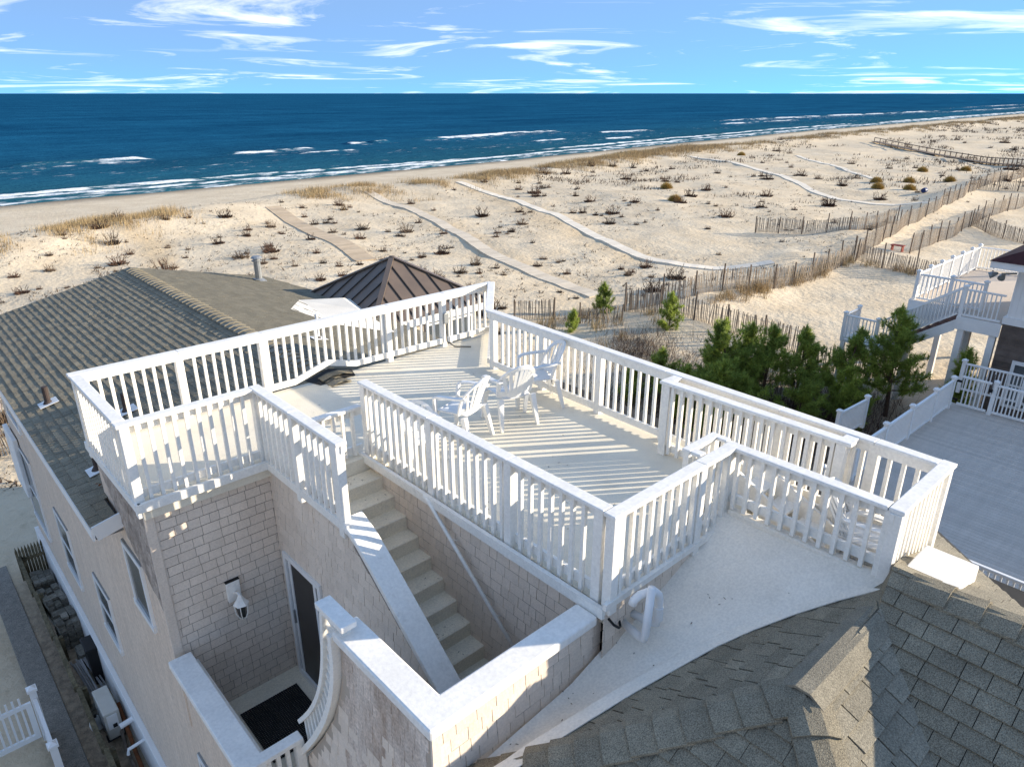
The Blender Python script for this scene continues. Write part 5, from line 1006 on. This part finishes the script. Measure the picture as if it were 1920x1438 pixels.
for i, (x, y, h_, w_) in enumerate(((21.2, 13.6, 1.7, 1.5), (22.0, 11.6, 1.6, 1.5), (23.2, 10.2, 1.6, 1.4), (24.4, 8.9, 1.5, 1.3), (23.3, 13.9, 1.9, 1.4), (20.3, 11.9, 1.2, 1.2), (22.2, 15.3, 1.6, 1.3), (20.6, 15.4, 1.3, 1.1))):
    pine(('low spreading pine at the seaward foot of the dark row', 'low spreading pine in front of the broad pine', 'low spreading pine under the middle of the dark row', 'low spreading pine beside the trunk of the tallest pine', 'low bushy pine behind the broad pine', 'lowest bushy pine nearest the deck railing', 'bushy pine on the seaward side of the low sand fence', 'small bushy pine at the left end of the greenery')[i], x, y, h_, w_, 40 + i)
# twiggy shrubs
def twig_mesh(seed, n, h, sp, mat, thick=.015):
    rg = np.random.default_rng(seed); b = MB()
    for i in range(n):
        a = rg.uniform(0, 6.28); r = rg.uniform(0, sp * .35); p = np.array([math.cos(a) * r, math.sin(a) * r, -.05]); q = p + np.array([math.cos(a) * sp * rg.uniform(.2, 1) * .6, math.sin(a) * sp * rg.uniform(.2, 1) * .6, h * rg.uniform(.5, 1)]); mid = (p + q) / 2 + rg.normal(0, .05, 3)
        b.tube([tuple(p), tuple(mid), tuple(q)], [thick, thick * .8, thick * .35], 3, cap=False)
        for _ in range(2): e = mid + (q - mid) * rg.uniform(0, .7); b.tube([tuple(e), tuple(e + rg.normal(0, 1, 3) * np.array([.13, .13, .05]) * sp + np.array([0, 0, .16 * h]))], [thick * .6, thick * .3], 3, cap=False)
        for _ in range(10): a = rg.uniform(0, 6.28); r = rg.uniform(0, sp * .45); b.tube([(math.cos(a) * r, math.sin(a) * r, -.05), (math.cos(a) * r * 1.6, math.sin(a) * r * 1.6, h * rg.uniform(.05, .22))], [thick * 1.5, thick * .6], 3, cap=False)
    return b.mesh('dune_shrub', mat)
TW = [twig_mesh(s_, 16, .55, .6, ('twig', 'twig_grey')[s_ % 2]) for s_ in range(6)]
PATHS = [[(31.6, 70), (29.7, 60), (27.9, 50), (26.3, 44)], [(45.2, 74), (43, 61.5), (38.8, 50), (34.2, 39), (32.2, 31), (31.4, 26.8)], [(58.4, 73.8), (56.5, 63), (50.2, 47.2), (44.7, 37.8), (41.6, 31), (41.9, 26.3), (45.2, 23.2)]]
def off_path(x, y, d=1.2):
    for pl in PATHS:
        for (ax, ay), (bx, by) in zip(pl[:-1], pl[1:]):
            L2 = (bx - ax) ** 2 + (by - ay) ** 2; t = min(1, max(0, ((x - ax) * (bx - ax) + (y - ay) * (by - ay)) / L2))
            if math.hypot(x - ax - t * (bx - ax), y - ay - t * (by - ay)) < d: return False
    return True
cnt = 0; rg = random.Random(5); spots = []
while len(spots) < 430:
    r_ = 24 * (9.0 ** rg.random()); a = rg.uniform(R(8), R(86)); x, y = r_ * math.cos(a), r_ * math.sin(a)
    if y < 24 or y > float(cline(x)) - 2 or not off_path(x, y) or (x < 9.5 and y < 21): continue
    if fbm(x / 9, y / 9, 2, 77) < .5 and rg.random() < .8: continue
    spots.append((r_, x, y))
spots.sort(); far = []
for i, (r_, x, y) in enumerate(spots):
    s_ = rg.choice((.4, .55, .7, .9, 1.1, 1.6)) * rg.uniform(.85, 1.15) * (1 + max(0, r_ - 60) / 140); z = float(ground(x, y))
    if i < 260:
        o = bpy.data.objects.new('dune_shrub', TW[i % 6]); COL.objects.link(o); o.location = (x, y, z); o.scale = (s_, s_, s_ * rg.uniform(.7, 1.2)); o.rotation_euler = (0, 0, rg.uniform(0, 6.28)); tag(o, 'bare twiggy shrub growing out of the dune sand', 'shrub', 'bare twiggy shrubs on the dune')
    else: far.append((x, y, z, s_))
b = MB()
for x, y, z, s_ in far:
    me = TW[rg.randrange(6)]; c, s2 = math.cos(x), math.sin(x); b.add([(x + s_ * (v.co.x * c - v.co.y * s2), y + s_ * (v.co.x * s2 + v.co.y * c), z + s_ * v.co.z) for v in me.vertices], [tuple(p.vertices) for p in me.polygons])
tag(b.build('dune_brush', 'twig'), 'far scattered bare shrubs on the dune', 'shrubs', kind='stuff')
def blades(name, label, cat, P, n, hgt, wid, spread, mat, seed, droop=.35):
    """P (k,2) clump centres"""
    g = np.random.default_rng(seed); k = len(P); idx = np.repeat(np.arange(k), n); m = len(idx); hs = np.broadcast_to(np.asarray(hgt, float), (k,))[idx]; sp_ = np.broadcast_to(np.asarray(spread, float), (k,))[idx]; wd_ = np.broadcast_to(np.asarray(wid, float), (k,))[idx]
    bx = P[idx] + g.normal(0, 1, (m, 2)) * sp_[:, None] * .5; bz = ground(bx[:, 0], bx[:, 1]) - .03; base = np.concatenate([bx, bz[:, None]], 1); a = g.uniform(0, 6.28, m); ln = hs * g.uniform(.5, 1.15, m)
    d = np.stack([np.cos(a) * droop * g.uniform(.2, 1.4, m) + .12, np.sin(a) * droop * g.uniform(.2, 1.4, m), np.ones(m)], 1); tip = base + d * ln[:, None]; sd = np.stack([-np.sin(a), np.cos(a), np.zeros(m)], 1) * wd_[:, None]
    V = np.stack([base - sd, base + sd, tip], 1).reshape(-1, 3); o = link(name, npmesh(name, V, np.arange(len(V)).reshape(-1, 3), mat)); tag(o, label, cat, kind='stuff'); return o
g = np.random.default_rng(3)
# grass along the fore-dune crest
xc = np.concatenate([g.uniform(-15, 130, 1800), 130 + 420 * g.random(800) ** 1.5]); keep = fbm(xc / 5, xc * 0 + 3, 3, 61) > .33; xc = xc[keep]
yc = cline(xc) - 2.2 + g.normal(0, 2.1, len(xc)) - 1.5 * (g.random(len(xc)) < .25) * g.uniform(0, 3, len(xc)); big = 1 + np.clip((xc - 60) / 160, 0, 1.6)
blades('dune_grass', 'dry golden dune grass along the crest above the beach', 'grass', np.stack([xc, yc], 1), 40, (.35 + .6 * fbm(xc / 4, yc / 4, 2, 66)) * big ** .3, .016 * big, 1.1 * big ** .4, 'dry_grass', 4)
# thin darker scatter on the far dunes at the right
xf = 70 + 500 * g.random(2600) ** 1.6; yf = 24 + (cline(xf) - 26) * g.random(2600); ok = fbm(xf / 22, yf / 10, 3, 71) > .46
blades('dune_scrub', 'dark low scrub covering the far dune', 'scrub', np.stack([xf, yf], 1)[ok], 9, .35 + xf[ok] / 700, .03 + xf[ok] / 4200, 1.1, 'twig_grey', 6, .8)
# tiny stalks and wrack dotted over the sand
rr = 24 * (6.5 ** g.random(11000)); aa = g.uniform(R(6), R(88), 11000); xd, yd = rr * np.cos(aa), rr * np.sin(aa); ok = (yd > 22) & (yd < cline(xd) - .5) & ~((xd < 9.3) & (yd < 20)) & (fbm(xd / 8, yd / 8, 3, 91) > .44); P = np.stack([xd, yd], 1)[ok]; P = P[[off_path(*p, .9) for p in P]]
blades('dune_stalks', 'tiny dead stalks dotted over the dune sand', 'stalks', P, 4, .09 + rr[ok][:len(P)] / 900, .017 + rr[ok][:len(P)] / 6500, .16, 'litter', 8, 1.6)
# grasses at the fences and brush under the pines
gp = np.concatenate([np.stack([g.uniform(33, 50, 90), 20.1 + g.normal(0, .35, 90)], 1), np.stack([49.9 + g.normal(0, .3, 30), g.uniform(12, 19, 30)], 1), np.stack([g.uniform(24, 30, 30), g.uniform(20, 25, 30)], 1)])
blades('fence_grass', 'dry tufts of grass caught in the sand fences', 'grass', gp, 30, .7, .012, .35, 'dry_grass', 9)
bp = np.stack([g.normal(22.5, 2.6, 420), g.normal(12.2, 2.9, 420)], 1); bp = bp[(bp[:, 0] > 14)]
blades('brush', 'tangled brown brush under and around the pines', 'brush', bp, 26, .8, .009, .8, 'twig', 10, 1.1)
bp2 = np.stack([g.uniform(10.5, 20, 240), g.uniform(6.5, 20, 240)], 1); bp2 = bp2[fbm(bp2[:, 0] / 2.5, bp2[:, 1] / 2.5, 2, 5) > .5]
blades('low_brush', 'sparse brown brush on the sand below the deck', 'brush', bp2, 26, .55, .009, .7, 'twig', 12, 1.2)
blades('gold_brush', 'reddish dry brush on the sandy hump', 'brush', np.stack([g.normal(25.0, 1.2, 60), g.normal(18.6, 1.2, 60)], 1), 30, .6, .009, .6, 'twig_grey', 13, 1.0)
def bush(label, x, y, r, seed):
    g2 = np.random.default_rng(seed); z = float(ground(x, y)); n = 2600; d = g2.normal(0, 1, (n, 3)); d[:, 2] = np.abs(d[:, 2]); d /= np.linalg.norm(d, axis=1)[:, None]; p = np.array([x, y, z]) + d * np.array([r, r, r * .9]) * g2.uniform(.3, .9, (n, 1)); t = p + (d + g2.normal(0, .3, (n, 3))) * r * .35; sd = np.cross(d, g2.normal(0, 1, (n, 3))); sd /= np.linalg.norm(sd, axis=1)[:, None]; sd *= .012
    V = np.stack([p - sd, p + sd, t], 1).reshape(-1, 3); T = thing('round_bush', label, 'bush', (x, y, z), 'golden round bushes'); link('foliage', npmesh('foliage', V, np.arange(len(V)).reshape(-1, 3), 'golden_bush'), T)
bush('round golden bush on the bare sand, nearer the stair', 34.5, 11.2, .62, 1); bush('round golden bush by the corner of the raised white deck', 41.0, 11.2, .7, 2)
for i, (x, y) in enumerate(((75.5, 54), (94, 36), (96, 33), (101, 39), (104, 36), (110, 33), (128, 75), (120, 40), (126, 36), (66, 46))): bush('golden grass clump on the far dune', x, y, .75, 20 + i)

finish_tabs('wall', 300, 'shingle'); finish_tabs('roof', 300, 'roof_shingle')
